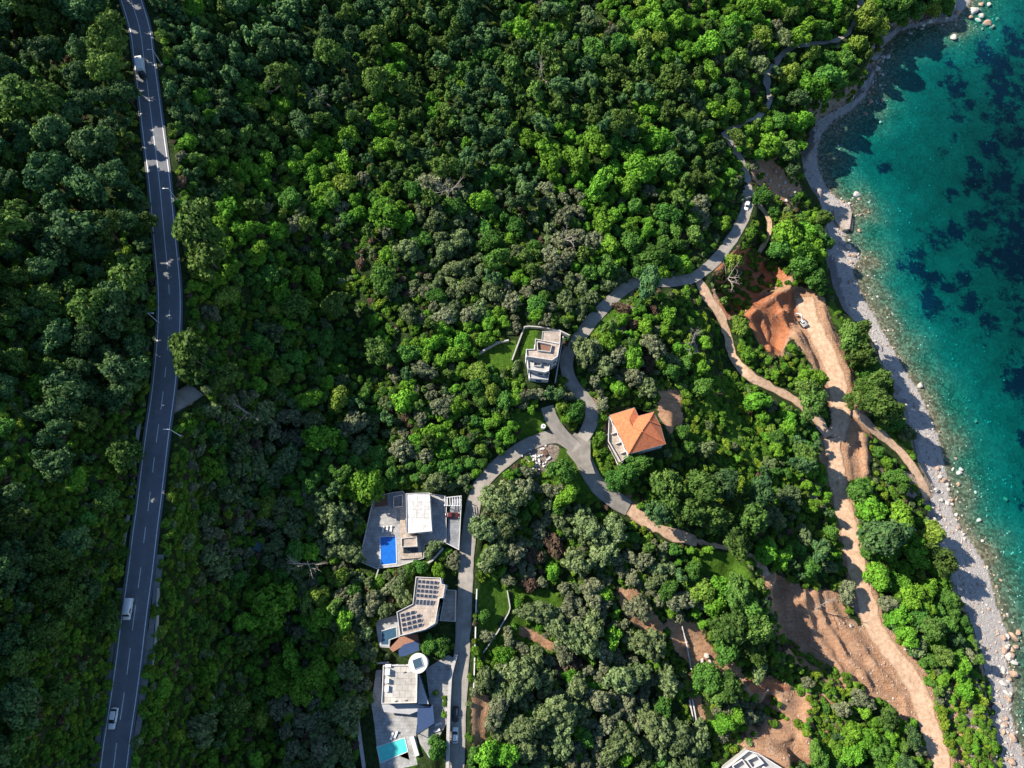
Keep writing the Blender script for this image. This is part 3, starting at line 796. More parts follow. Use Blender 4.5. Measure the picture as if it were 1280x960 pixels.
def crown_mesh(name, mat, seed, lobes, spread_z, zc, lobe_r, leaves, leaf, dome=1.0, jag=.35, core=True, flat=1.0):
    r = np.random.default_rng(seed)
    cen = []; tries = 0
    while len(cen) < lobes and tries < 4000:
        tries += 1
        a = r.uniform(0, 2 * np.pi); u = r.uniform(0, 1) ** .5
        ph = r.uniform(-.35, 1)
        rad = (1 - lobe_r * .75) * u
        out = 1 + .22 * math.sin(2 * a + seed) + .13 * math.sin(3 * a + 2 * seed)
        z = zc + spread_z * (math.sqrt(max(0, 1 - u * u)) * dome * (.55 + .45 * ph) + .25 * r.normal() * .5)
        p = np.array([math.cos(a) * rad * out, math.sin(a) * rad * out, z])
        if all(np.linalg.norm((p - q[0]) * [1, 1, 1]) > lobe_r * .62 for q in cen):
            cen.append((p, lobe_r * r.uniform(.62, 1.2), r.uniform(0, 1)))
    VV, QQ, TT = [], [], []; off = 0
    for p, lr, tint in cen:
        n = int(leaves * (lr / lobe_r) ** 2)
        d = r.normal(size=(n, 3)); d[:, 2] = d[:, 2] * .9 + .35; d /= np.linalg.norm(d, axis=1)[:, None]
        rr = lr * (1 + jag * (r.random(n) - .6))
        c = p + d * rr[:, None] * [1, 1, flat]
        nn = d + r.normal(size=(n, 3)) * .45; nn /= np.linalg.norm(nn, axis=1)[:, None]
        t1 = np.cross(nn, r.normal(size=(n, 3))); t1 /= np.linalg.norm(t1, axis=1)[:, None] + 1e-9
        t2 = np.cross(nn, t1)
        s = leaf * 1.12 * r.uniform(.5, 1.5, n)[:, None]; s2 = s * r.uniform(.6, 1.1, n)[:, None]
        q = np.stack([c - t1 * s - t2 * s2 * .6, c + t1 * s * .8 - t2 * s2, c + t1 * s + t2 * s2 * .7, c - t1 * s * .7 + t2 * s2], 1).reshape(-1, 3)
        VV.append(q); QQ.append(np.arange(4 * n).reshape(n, 4) + off)
        TT.append(np.repeat(np.clip(tint * .55 + .45 * r.random(n), 0, 1), 4)); off += 4 * n
        if core:
            cv = ICO1[0] * lr * .76 * (1 + .12 * r.normal(size=(len(ICO1[0]), 1))) * [1, 1, flat] + p
            # quads only: each core triangle as a quad with a doubled corner is avoided by splitting faces into three
            tri = ICO1[1]; a_, b_, c_ = cv[tri[:, 0]], cv[tri[:, 1]], cv[tri[:, 2]]; m = (a_ + b_ + c_) / 3
            ab, bc, ca = (a_ + b_) / 2, (b_ + c_) / 2, (c_ + a_) / 2
            q = np.concatenate([np.stack([a_, ab, m, ca], 1), np.stack([b_, bc, m, ab], 1), np.stack([c_, ca, m, bc], 1)]).reshape(-1, 3)
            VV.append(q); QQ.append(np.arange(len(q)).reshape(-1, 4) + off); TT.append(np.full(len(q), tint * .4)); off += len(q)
    V = np.concatenate(VV); Q = np.concatenate(QQ)
    me = bpy.data.meshes.new(name); fast_mesh(me, V, Q); me.materials.append(MAT[mat])
    a = me.attributes.new('tint', 'FLOAT', 'POINT'); a.data.foreach_set('value', np.concatenate(TT).astype(np.float32))
    return me

def trunk_mesh(seed, h, rad):
    """tapered trunk with limbs, unit crown scale"""
    r = random.Random(seed); bm = bmesh.new()
    def tube(p, q, r0, r1, n=6):
        p, q = Vector(p), Vector(q); d = (q - p).normalized(); s = d.orthogonal().normalized(); t_ = d.cross(s)
        A_ = [bm.verts.new(p + (s * math.cos(k * 6.283 / n) + t_ * math.sin(k * 6.283 / n)) * r0) for k in range(n)]
        B_ = [bm.verts.new(q + (s * math.cos(k * 6.283 / n) + t_ * math.sin(k * 6.283 / n)) * r1) for k in range(n)]
        for k in range(n): bm.faces.new((A_[k], A_[(k + 1) % n], B_[(k + 1) % n], B_[k]))
        bm.faces.new(B_)
    tube((0, 0, -.3), (.03, .02, h * .55), rad, rad * .75); tube((.03, .02, h * .55), (r.uniform(-.1, .1), r.uniform(-.1, .1), h), rad * .75, rad * .35)
    for k in range(6):
        a = k * 1.05 + r.random(); z0 = h * r.uniform(.45, .85)
        tube((.02, .02, z0), (math.cos(a) * .6, math.sin(a) * .6, z0 + h * .22), rad * .4, rad * .12, 5)
    me = bpy.data.meshes.new('trunk'); bm.to_mesh(me); bm.free(); me.materials.append(MAT['bark']); return me

KINDS = {
 # code: object name, category, colours [(material, words)], crown args, height of crown middle per radius
 'P': ('pine_tree', 'tree', [('pine_dark', 'dark green'), ('pine_blue', 'bluish green')],
       dict(lobes=44, spread_z=.85, zc=1.35, lobe_r=.27, leaves=66, leaf=.052, dome=1.1, jag=.45), 1.9, (1.9, .07)),
 'p': ('young_pine', 'tree', [('pine_dark', 'dark green'), ('pine_blue', 'bluish green')],
       dict(lobes=17, spread_z=1.25, zc=1.2, lobe_r=.33, leaves=85, leaf=.082, dome=1.2, jag=.6), 1.8, (1.9, .07)),
 'b': ('broadleaf_tree', 'tree', [('leaf_bright', 'bright green'), ('leaf_mid', 'mid green'), ('leaf_yellow', 'yellow-green')],
       dict(lobes=30, spread_z=.70, zc=.75, lobe_r=.33, leaves=95, leaf=.058, dome=1.05, jag=.3), 1.3, (1.2, .06)),
 'o': ('olive_tree', 'tree', [('leaf_olive', 'grey-green'), ('leaf_grey', 'dusty grey')],
       dict(lobes=42, spread_z=.60, zc=.72, lobe_r=.235, leaves=60, leaf=.052, dome=1.0, jag=.25), 1.2, (1.15, .08)),
 's': ('shrub', 'shrub', [('shrub_green', 'green'), ('shrub_brown', 'brownish'), ('shrub_lime', 'lime green'), ('leaf_olive', 'grey-green')],
       dict(lobes=11, spread_z=.45, zc=.30, lobe_r=.42, leaves=110, leaf=.10, dome=.9, jag=.5), .6, None),
}
CROWN = {}; TRUNK = {}
for code, (nm, cat, cols, args, hc, tk) in KINDS.items():
    for ci, (mt, _w) in enumerate(cols):
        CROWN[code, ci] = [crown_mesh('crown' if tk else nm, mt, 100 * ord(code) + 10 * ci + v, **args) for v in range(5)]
    if tk: TRUNK[code] = trunk_mesh(ord(code), *tk)

# ------------------------------------------------------------------ where trees may stand (photograph pixels, half resolution)
KW, KH = 700, 540
kx, ky = np.meshgrid(np.arange(KW) * 2.0 - 60, np.arange(KH) * 2.0 - 60, indexing='ij')
keep = np.zeros((KW, KH), np.float32)          # clearance in px still free of trees
free = np.full((KW, KH), 60.0)
def block_line(pts, r):
    P = np.array(pts, float); lo, hi = P.min(0) - 60, P.max(0) + 60
    i0, i1 = int((lo[0] + 60) / 2), int((hi[0] + 60) / 2); j0, j1 = int((lo[1] + 60) / 2), int((hi[1] + 60) / 2)
    i0, j0 = max(i0, 0), max(j0, 0)
    d, _ = seg_dist(kx[i0:i1, j0:j1], ky[i0:i1, j0:j1], [tuple(q) for q in P])
    free[i0:i1, j0:j1] = np.minimum(free[i0:i1, j0:j1], d - r)
def block_poly(poly):
    d, _ = seg_dist(kx, ky, list(poly) + [poly[0]])
    ins = inside(kx, ky, poly)
    free[:] = np.minimum(free, np.where(ins, -d, d))
for k, (pts, wd) in road_w.items():
    ax, ay = project(pts[:, 0], pts[:, 1], pts[:, 2])
    scale = F / (HC * .9 - pts[:, 2].mean() * .9)
    block_line(np.stack([ax, ay], 1)[::4], wd / 2 * scale * {'highway': .95, 'path_upper': .35, 'lane_upper': .1, 'track_faded': .2, 'lane_main': .8}.get(k, 1.0))
for p, z in PADS: block_poly(p)
BARE = [DIRT[0], [(960,712),(1010,738),(1045,738),(1062,772),(1085,792),(1122,830),(1142,860),(1150,900),(1130,895),(1105,875),(1072,848),(1045,832),(1010,815),(975,785)], [(930,845),(975,850),(1005,872),(1010,900),(985,900),(970,868),(935,866)], [(940,908),(985,905),(1008,925),(1004,948),(975,952),(948,938)], [(948,198),(974,206),(992,236),(986,252),(964,240)], DIRT[4], DIRT[5], DIRT[6], DIRT[7], DIRT[9], DIRT[10],
  [(642,515),(688,515),(690,536),(652,548)], [(658,556),(708,562),(735,600),(758,622),(722,612),(690,585),(672,590)], [(598,726),(640,732),(642,765),(612,815),(598,815)], [(650,732),(690,736),(696,756),(662,758)], [(872,694),(920,694),(945,722),(915,728),(880,712)],
  [(848,490),(858,790),(870,900),(882,900),(868,790),(856,490)] if False else [(852,782),(860,782),(864,835),(858,835)], [(858,872),(886,872),(884,905),(864,905)], [(722,512),(720,512),(721,513)],
  [(600,432),(640,426),(652,410),(652,440),(640,455),(608,450)]]
BARE.append([(446, 896), (474, 896), (474, 962), (446, 962)])
for p in BARE: block_poly(p)
shore_poly_px = [(1400, -60)] + [(1200, -60), (1190, -20), (1178, 2)] + [(u_ + (9 if v_ < 170 else 0), v_ + (7 if v_ < 60 else 0)) for u_, v_ in INNER_PX[3:]] + [(1400, 1040)]
block_poly(shore_poly_px)
def freeness(px, py):
    i = np.clip(((px + 60) / 2).astype(int), 0, KW - 1); j = np.clip(((py + 60) / 2).astype(int), 0, KH - 1)
    return free[i, j]

GRID = """
PPPPPpppppppppppbbbbbdbbbbbb.bb.
PPPPppppppppppppppmbbbbbbbb.....
PPPPPpppppppppppppppppbbbbs.....
PPPPPpppppppppppppppppbbss......
PPPPPmpppmmpppppmbbbbppmbs......
PPPPPmpmmmbmpppmmmbbbpmms.......
PPPPPPmmbmmbmoommobbbbmsbs......
PPPPPPbmbmmmmoommobbbmms.bb.....
PPPPPmbbbmddmoommomobmmd.bb.....
PPPPPmbdbdddmooomoommsmss.......
PPPPPPddbdbddmmmmmmmosssbs.bb...
PPPPPPmdbmddbmmmmmooomsssbbbb...
dPPPPmmommbmmmbbmmosssssbbbbb...
dPddPdmooommobmbmmssssssbbbb....
dPPddsmoommbmmmbsmssssssbbs.b...
PddddsoomombdooooosssssPsbbs....
PPddddooomodoooosoosmPPPssbPPb..
PdPddmooomoodoooosooommPmmbbbPb..
PdPddsddbomoooosooomommPoosbbbb.
PPdddddmbmmooosooooosobPossmPbb.
PddddddddmbossssooooosbPooosPmb.
ddddddddbbboooooooooosmosooosmss
PdddddPdmoooooooooooosoosssbbsss
PddddddddooossbooooooosssbmbPsss
""".strip('\n').split('\n')
GRID = [list(r[:32]) for r in GRID]
for j_ in range(13, 18): GRID[j_][5] = 's'
for j_ in range(18, 23):
    for i_ in (24, 25, 26):
        if GRID[j_][i_] in 'oePs': GRID[j_][i_] = 's'
for j_ in range(12, 15):
    for i_ in (21, 22, 23): GRID[j_][i_] = 's'
SIZE = {'P': (28, 58), 'p': (11, 27), 'b': (12, 32), 'o': (15, 32), 's': (7, 15)}
SPACE = {'P': .72, 'p': .62, 'b': .62, 'o': .66, 's': .76}

# trees one can point to in the photograph: (px, py, crown width in px, kind, colour)
SPECIAL = [(276,370,33,'b',2),(480,262,42,'b',0),(350,363,30,'b',0),(478,345,34,'b',1),(550,450,19,'b',0),(422,460,18,'b',0),(430,226,27,'b',2),(478,180,26,'b',0),(249,118,23,'b',0),
(262,142,22,'b',0),(457,607,44,'b',0),(400,545,38,'b',0),(385,498,27,'b',0),(505,500,30,'b',0),(370,622,22,'b',0),(386,690,24,'b',0),(561,545,22,'b',2),(339,756,56,'b',0),(394,842,36,'b',0),
(362,820,26,'b',0),(356,842,24,'b',0),(245,912,42,'o',0),(262,786,20,'b',2),(129,775,36,'P',0),(45,800,38,'P',0),(12,800,34,'P',1),(18,925,46,'P',0),(91,597,27,'b',0),(143,494,38,'P',1),
(150,565,42,'P',0),(131,623,34,'P',0),(90,679,42,'P',1),(8,645,42,'P',0),(52,546,24,'P',1),(232,438,56,'P',0),(243,272,62,'P',0),(252,312,52,'P',0),(158,340,52,'P',0),(130,282,42,'P',0),
(178,276,30,'P',0),(120,308,30,'P',1),(88,353,28,'P',0),(48,368,36,'P',0),(112,384,48,'P',0),(52,333,32,'P',1),(450,558,29,'o',0),(360,574,42,'o',0),(440,528,36,'o',1),(462,530,30,'o',0),(410,640,38,'o',0),
(416,662,32,'o',0),(436,690,32,'o',0),(720,512,26,'b',1),(703,588,33,'b',1),(546,935,26,'b',1),(433,893,42,'o',0),(435,838,30,'o',0),(541,684,20,'o',0),(479,762,22,'o',0),(501,744,28,'o',0),(420,935,28,'o',0),
(836,393,23,'b',0),(825,452,19,'b',0),(812,352,36,'P',1),(816,316,38,'b',1),(775,323,20,'b',0),(733,436,38,'o',0),(756,455,28,'o',0),(836,610,44,'P',0),(880,610,46,'P',0),(905,605,40,'P',1),(862,640,42,'P',0),
(895,645,40,'P',0),(826,640,34,'P',1),(785,590,30,'b',1),(800,575,26,'b',1),(768,600,26,'b',1),(852,540,22,'b',1),(862,558,20,'b',1),(882,560,24,'o',0),(932,756,44,'b',1),(915,785,44,'P',0),(945,785,40,'P',0),
(912,812,34,'b',1),(945,815,34,'P',0),(925,740,36,'P',0),(890,850,36,'b',1),(915,860,34,'P',0),(905,905,26,'b',0),(880,845,30,'b',1),(1065,420,34,'P',0),(1076,412,26,'P',0),(1078,440,34,'P',0),(1090,460,30,'b',1),
(1100,475,30,'P',0),(1085,480,28,'b',1),(1018,500,36,'P',0),(1022,472,24,'b',0),(1010,485,28,'P',0),(1012,570,32,'P',0),(1005,580,28,'P',1),(1075,500,30,'P',0),(1100,505,38,'P',0),(1112,510,30,'P',0),(1135,540,22,'o',0),
(1165,667,34,'b',2),(1178,700,36,'P',0),(1128,650,38,'b',0),(1092,635,34,'b',0),(1100,720,34,'b',0),(1150,770,30,'b',1),(1167,785,30,'P',0),(1140,745,34,'b',0),(1125,770,30,'b',0),(1135,795,28,'b',0),(1182,820,26,'P',0),
(1180,850,16,'b',0),(1208,865,20,'b',0),(1060,740,28,'o',1),(1055,888,22,'o',1),(1085,925,30,'b',0),(1065,920,28,'b',0),(1100,940,26,'b',1),(1068,945,28,'b',0),(1120,950,24,'b',0),(1045,945,22,'s',0),
(1000,310,34,'b',0),(985,290,34,'b',0),(1010,290,30,'b',0),(1020,310,30,'b',0),(975,310,28,'b',1),(1032,268,20,'P',0),(985,275,26,'b',2),(1005,330,28,'b',1),(1030,300,24,'b',1),(985,185,30,'P',0),(992,205,24,'P',1),
(1010,100,34,'b',0),(1025,112,30,'b',0),(1035,90,30,'b',1),(1050,95,28,'b',1),(1000,120,26,'P',1),(975,148,22,'b',1),(985,150,24,'b',0),(990,88,26,'b',2),(1015,65,24,'b',2),(1085,15,32,'b',2),(1100,30,26,'b',2),(1075,52,22,'b',2),
(1060,70,24,'b',1),(1120,12,30,'b',1),(1145,5,30,'b',1),(1165,8,26,'b',2),(1185,3,24,'b',1),(1130,-8,34,'b',1),(700,105,26,'P',1),(776,147,34,'P',0),(825,170,34,'b',0),(745,175,36,'b',0),(720,195,34,'b',0),(800,205,40,'b',0),
(690,200,28,'b',0),(660,170,26,'b',0),(750,225,32,'b',0),(530,190,24,'P',1),(555,205,32,'P',0),(535,225,34,'o',1),(560,232,30,'o',1),(470,100,34,'P',0),(410,65,36,'P',0),(345,90,40,'P',0),(375,150,34,'P',1),
(640,620,38,'o',0),(620,625,40,'o',0),(605,660,38,'o',0),(630,655,38,'o',0),(615,695,38,'o',0),(640,690,34,'o',1),(655,610,30,'o',1),(735,655,42,'o',0),(770,660,34,'o',0),(720,700,36,'o',0),(755,690,38,'o',0),
(665,690,26,'s',1),(690,680,30,'s',1),(700,835,22,'s',1),(715,830,26,'s',1),(660,730,22,'s',1),(670,765,38,'o',0),(695,780,38,'o',0),(810,805,46,'o',0),(800,760,34,'o',1),(740,790,44,'o',0),(725,800,40,'o',0),
(835,850,34,'o',0),(795,845,36,'o',0),(775,850,40,'o',0),(830,885,24,'b',1),(820,910,44,'o',0),(850,920,40,'o',0),(875,925,34,'o',0),(780,925,40,'o',0),(765,940,34,'o',0),(690,890,42,'o',0),(705,900,40,'o',0),
(680,850,34,'o',0),(650,840,44,'o',0),(645,860,36,'o',0),(665,825,34,'o',0),(720,860,34,'o',0),(655,910,38,'o',0),(655,940,34,'o',0),(700,930,36,'o',0),(810,455,20,'s',1),(790,405,20,'s',1),(780,385,20,'s',1),
(580,795,26,'b',1) if False else (552,806,24,'b',1),(536,806,22,'b',1),(462,760,22,'o',1),(512,712,18,'b',1),(525,708,18,'b',1),(505,715,16,'o',0),(548,712,18,'b',0),
(604,770,16,'b',1),(608,795,18,'o',1),(622,888,34,'o',1),(605,850,30,'o',0),(625,870,30,'o',0),(630,820,22,'b',0),(640,915,30,'o',0),(608,945,30,'b',0),(630,945,32,'b',0)]

cand = []
for (a, b, d, k, c) in SPECIAL: cand.append((a, b, d / 2, k, c, True))
accepted = []; cellsz = 16; table = {}
def ok(a, b, r, k):
    i, j = int(a // cellsz), int(b // cellsz)
    for ii in range(i - 4, i + 5):
        for jj in range(j - 4, j + 5):
            for (x, y, r2, k2) in table.get((ii, jj), ()):
                if (a - x) ** 2 + (b - y) ** 2 < ((r + r2) * min(SPACE[k], SPACE[k2]) * 1.0) ** 2: return False
    return True
def put(a, b, r, k, c):
    accepted.append((a, b, r, k, c)); table.setdefault((int(a // cellsz), int(b // cellsz)), []).append((a, b, r, k))
for (a, b, r, k, c, _s) in cand: put(a, b, r, k, c)
NC = {'P': 2, 'p': 2, 'b': 3, 'o': 2, 's': 4}
rs = random.Random(77)
vn_ = lambda a, b, s, sd: float(vnoise(np.array(a / s), np.array(b / s), sd))
for pas, (f, n) in enumerate(((1.0, 11000), (.8, 15000), (.62, 20000))):
    for _ in range(n):
        a = rs.uniform(-58, 1290); b = rs.uniform(-58, 1016)
        gi, gj = min(31, max(0, int((a + rs.uniform(-14, 14)) // 40))), min(23, max(0, int((b + rs.uniform(-14, 14)) // 40)))
        g = GRID[gj][gi]
        if g == '.': continue
        v = vn_(a, b, 34, 5); u = rs.random()
        if g == 'm':
            k = 'b' if v < .5 else ('o' if v < .60 else ('p' if v < .74 else 's')); 
            if u < .25: k = rs.choice('bbopss')
        elif g == 'd':
            if u < .90: k = 's'
            elif u < .96: k = 'b'
            else: k = 'P'
            if u < .9 and rs.random() < .35: continue
        elif g == 'p': k = 'p' if v < .8 else 'b'
        elif g == 'P': k = 'P' if u < .7 else ('p' if u < .9 else 's')
        elif g == 'b': k = 'b' if (v > .22 and u < .9) else rs.choice('spo')
        elif g == 'o': k = 'o' if u < .82 else rs.choice('sb')
        else: k = 's' if u < .95 else rs.choice('bo')
        lo_, hi_ = SIZE[k]
        d = (lo_ + (hi_ - lo_) * rs.random() ** 1.3) * f
        r = d / 2
        fr_ = float(freeness(np.array([a]), np.array([b]))[0])
        if fr_ < r * (.72 if k in 'Ppbo' else .6): continue
        if not ok(a, b, r, k): continue
        v2 = vn_(a, b, 60, 9)
        c = 0
        if k == 'b': c = 2 if rs.random() < .07 else (1 if rs.random() < (.88 if v2 < .48 else .15) else 0)
        elif k in 'Pp': c = 1 if (v2 < .45 or rs.random() < .15 or a < 230 and rs.random() < .35) else 0
        elif k == 'o': c = 1 if v2 > .55 or rs.random() < .08 else 0
        elif k == 's':
            u2 = rs.random(); c = 0 if u2 < .5 else (1 if u2 < .68 else (2 if u2 < .85 else 3))
            if g == 's' and u2 > .45: c = 2 if u2 < .8 else 0
            if g == 'd': c = 0 if u2 < .85 else 2
        put(a, b, r, k, c)

A_ = np.array([(a, b, r) for a, b, r, k, c in accepted]); KK = [q[3] for q in accepted]; CC = [q[4] for q in accepted]
HM = np.array([KINDS[k][4] for k in KK])
# crown middle seen at the pixel: lift the land by the crown's height, twice for the scale
x, y, z = hit(A_[:, 0], A_[:, 1], 4.0)
for _ in range(2):
    depth = y * st - (z - HC) * ct
    rad = A_[:, 2] * depth / F
    x, y, z = hit(A_[:, 0], A_[:, 1], rad * HM)
is_tree = np.array([k != 's' for k in KK])
good = (z > .8) & (z < 190)
big = {}
for i in range(len(accepted)):
    inv = -20 < A_[i, 0] < 1300 and -15 < A_[i, 1] < 975
    if good[i] and inv: big.setdefault(KK[i], []).append(i)
single = set()
for k, L_ in big.items():
    L_.sort(key=lambda i: (-(i < len(SPECIAL)), -A_[i, 2])); single.update(L_[:295])

# ------------------------------------------------------------------ labels that single a plant out
LAND = [('white box truck', 176, 84), ('white van', 159, 761), ('white car on the highway', 141, 898), ('orange-roofed house', 797, 543), ('grey stepped house', 680, 442),
 ('lane fork', 722, 555), ('villa with the blue pool', 515, 660), ('house with solar panels', 522, 762), ('villa with the round turret', 500, 860), ('excavator', 1003, 403), ('concrete slab on the beach', 1052, 272),
 ('white unfinished building', 940, 950), ('gravel lay-by', 232, 495), ('tall lamp by the highway bend', 212, 405), ('car at the lane head', 934, 256), ('teal shed', 322, 681),
 ('top end of the highway', 163, 4), ('foot of the highway', 142, 955), ('small white hut', 631, 832), ('white post fence', 857, 810), ('rubble heap', 670, 575), ('top of the shore path', 1077, 3), ('pale rock outcrop', 970, 235),
 ('middle of the curved lane', 765, 374), ('first bend of the shore path', 985, 62), ('landing of the beach track', 1150, 600), ('bare ochre bank', 1050, 800), ('bend of the dirt track', 1068, 700), ('bare patch behind the roof', 838, 512),
 ('dense inland wood', 420, 120), ('dense upper wood', 560, 60), ('wooded gully', 430, 400), ('middle of the wood', 560, 300), ('wood above the curved lane', 700, 260), ('northern wood', 760, 80), ('western wood edge', 20, 300), ('south-western wood edge', 20, 840),
 ('shaded hollow below the highway', 280, 850), ('inland end of the olive grove', 430, 640), ('heart of the olive grove', 720, 860), ('grove by the lane corner', 640, 660), ('hillside west of the east track', 900, 520), ('curve of the middle track', 885, 680)]
SHAPE = {'P': 'pine', 'p': 'young pine', 'b': 'broadleaf tree', 'o': 'olive tree', 's': 'shrub', 'r': 'boulder'}
ORD = 'first second third fourth fifth sixth seventh eighth ninth tenth eleventh twelfth thirteenth fourteenth fifteenth sixteenth seventeenth eighteenth nineteenth twentieth'.split()
def compass(dx, dy):
    return ['east', 'north-east', 'north', 'north-west', 'west', 'south-west', 'south', 'south-east'][int(((math.degrees(math.atan2(dy, dx)) + 22.5) % 360) // 45)]
def locate(items):
    """items: (key, px, py, words). One label each: its look, then its place as seen from a landmark, counted outwards where several look alike."""
    bins = {}; out = {}
    for key, px, py, wd_ in items:
        l = min(LAND, key=lambda l: math.hypot(l[1] - px, l[2] - py))
        d = math.hypot(px - l[1], py - l[2])
        bins.setdefault((wd_, l[0], compass(px - l[1], l[2] - py)), []).append((d, key))
    for (wd_, ln, cp_), L_ in bins.items():
        L_.sort()
        for n_, (d, key) in enumerate(L_):
            out[key] = f'{wd_} {cp_} of the {ln}' if len(L_) == 1 else f'{wd_}, {ORD[min(n_, 19)]} {cp_} of the {ln}'
    return out
def plant_words(r, k, c):
    word = KINDS[k][2][c][1]
    lim = {'P': (15, 19), 'p': (8, 11), 'b': (10, 14), 'o': (11, 15), 's': (5, 7)}[k]
    size = 'small' if r < lim[0] else ('large' if r > lim[1] else 'medium')
    return f'{size} {word} {SHAPE[k]}'
PLANT_LABEL = locate([(i, A_[i, 0], A_[i, 1], plant_words(A_[i, 2], KK[i], CC[i])) for i in single])
GROUPN = {'P': 'large pines in the forest', 'p': 'young pines crowded on the upper slope', 'b': 'broadleaf trees in the woods', 'o': 'olive trees in the groves', 's': 'shrubs on the slopes'}
vr = random.Random(3)
stuff = {}
for i in range(len(accepted)):
    if not good[i]: continue
    k, c = KK[i], CC[i]
    v = vr.randrange(5); rzz = vr.uniform(0, 6.28); rr = float(rad[i]); hz = rr * vr.uniform(.9, 1.15)
    q_ = vr.uniform(.80, 1.2) if k != 's' else vr.uniform(.7, 1.4); rx_, ry_ = rr * q_, rr / q_
    if i not in single:
        stuff.setdefault(k, []).append((x[i], y[i], z[i], rr, hz, rzz, c * 5 + v)); continue
    nm, cat = KINDS[k][0], KINDS[k][1]
    lab = PLANT_LABEL[i]
    if k == 's':
        o = bpy.data.objects.new(nm, CROWN[k, c][v]); C.objects.link(o)
        tag(o, lab, cat, GROUPN[k])
        o.location = (x[i], y[i], z[i] - .05); o.rotation_euler = (0, 0, rzz); o.scale = (rx_, ry_, hz)
        continue
    t_ = thing(nm, (x[i], y[i], z[i] - .1), lab, cat, GROUPN[k], rzz); t_.scale = (rx_, ry_, hz)
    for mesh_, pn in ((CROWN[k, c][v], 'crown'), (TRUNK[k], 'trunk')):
        o = bpy.data.objects.new(pn, mesh_); C.objects.link(o); o.parent = t_

# ------------------------------------------------------------------ the uncountable rest, one object per kind
def scatter(name, pts, meshes, label, cat):
    """pts rows: x, y, z, radius, height, turn, variant; geometry nodes put a copy of one of the meshes at each point"""
    P = np.array(pts, float)
    coll = bpy.data.collections.new(name + '_source')
    for q, me_ in enumerate(meshes):
        coll.objects.link(bpy.data.objects.new('%02d_%s' % (q, name), me_))
    me = bpy.data.meshes.new(name); me.vertices.add(len(P)); me.vertices.foreach_set('co', P[:, :3].astype(np.float32).ravel())
    for an, arr, ty in (('sc', np.stack([P[:, 3], P[:, 3], P[:, 4]], 1), 'FLOAT_VECTOR'), ('ro', np.stack([P[:, 5] * 0, P[:, 5] * 0, P[:, 5]], 1), 'FLOAT_VECTOR')):
        at_ = me.attributes.new(an, ty, 'POINT'); at_.data.foreach_set('vector', arr.astype(np.float32).ravel())
    at_ = me.attributes.new('vi', 'INT', 'POINT'); at_.data.foreach_set('value', P[:, 6].astype(np.int32))
    me.update()
    o = bpy.data.objects.new(name, me); C.objects.link(o)
    g = bpy.data.node_groups.new(name, 'GeometryNodeTree')
    g.interface.new_socket('Geometry', in_out='INPUT', socket_type='NodeSocketGeometry'); g.interface.new_socket('Geometry', in_out='OUTPUT', socket_type='NodeSocketGeometry')
    N = g.nodes.new; gi_ = N('NodeGroupInput'); go = N('NodeGroupOutput'); ip = N('GeometryNodeInstanceOnPoints'); ci = N('GeometryNodeCollectionInfo')
    ci.inputs['Collection'].default_value = coll; ci.inputs['Separate Children'].default_value = True; ci.inputs['Reset Children'].default_value = True
    def na(nm_, ty):
        q = N('GeometryNodeInputNamedAttribute'); q.data_type = ty; q.inputs['Name'].default_value = nm_; return q.outputs['Attribute']
    L = g.links.new
    L(gi_.outputs[0], ip.inputs['Points']); L(ci.outputs[0], ip.inputs['Instance']); ip.inputs['Pick Instance'].default_value = True
    L(na('vi', 'INT'), ip.inputs['Instance Index']); L(na('sc', 'FLOAT_VECTOR'), ip.inputs['Scale'])
    er = N('FunctionNodeEulerToRotation'); L(na('ro', 'FLOAT_VECTOR'), er.inputs[0]); L(er.outputs[0], ip.inputs['Rotation'])
    L(ip.outputs[0], go.inputs[0])
    md = o.modifiers.new('scatter', 'NODES'); md.node_group = g
    return tag(o, label, cat, kind='stuff')
STN = {'P': 'pine_wood', 'p': 'young_pine_wood', 'b': 'broadleaf_wood', 'o': 'olive_grove', 's': 'scrub'}
for k, pts in stuff.items():
    ms_ = [m_ for ci in range(NC[k]) for m_ in CROWN[k, ci]]
    scatter(STN[k], pts, ms_, {'P': 'more dark pines filling the forest', 'p': 'dense wood of smaller young pines on the slope', 'b': 'smaller broadleaf trees filling the woods',
            'o': 'smaller grey-green olives between the big ones', 's': 'low green scrub covering the slopes'}[k], STN[k].replace('_', ' '))
# low undergrowth between and under the trees
n_u = 17000
ua = np.random.default_rng(4); a = ua.uniform(-58, 1270, n_u); b = ua.uniform(-58, 1016, n_u)
fr_ = freeness(a, b)
gd = np.array([[1 if ch == '.' else 0 for ch in row] for row in GRID])
gi = np.clip((a // 40).astype(int), 0, 31); gj = np.clip((b // 40).astype(int), 0, 23)
msk = (fr_ > 2.0)
a, b = a[msk], b[msk]
ux, uy, uz = hit(a, b, .5)
pts = []
for i in range(len(a)):
    if uz[i] < 1.5: continue
    u = ua.random(); c = 0 if u < .62 else (1 if u < .72 else (2 if u < .88 else 3))
    r = ua.uniform(.5, 1.5)
    pts.append((ux[i], uy[i], uz[i] - .1, r, r * ua.uniform(.6, 1.1), ua.uniform(0, 6.28), c * 5 + ua.integers(5)))
scatter('undergrowth', pts, [m_ for ci in range(4) for m_ in CROWN['s', ci]], 'low undergrowth covering the ground between the trees', 'undergrowth')
print('plants', len(accepted), {k: len(v) for k, v in big.items()}, {k: len(v) for k, v in stuff.items()})

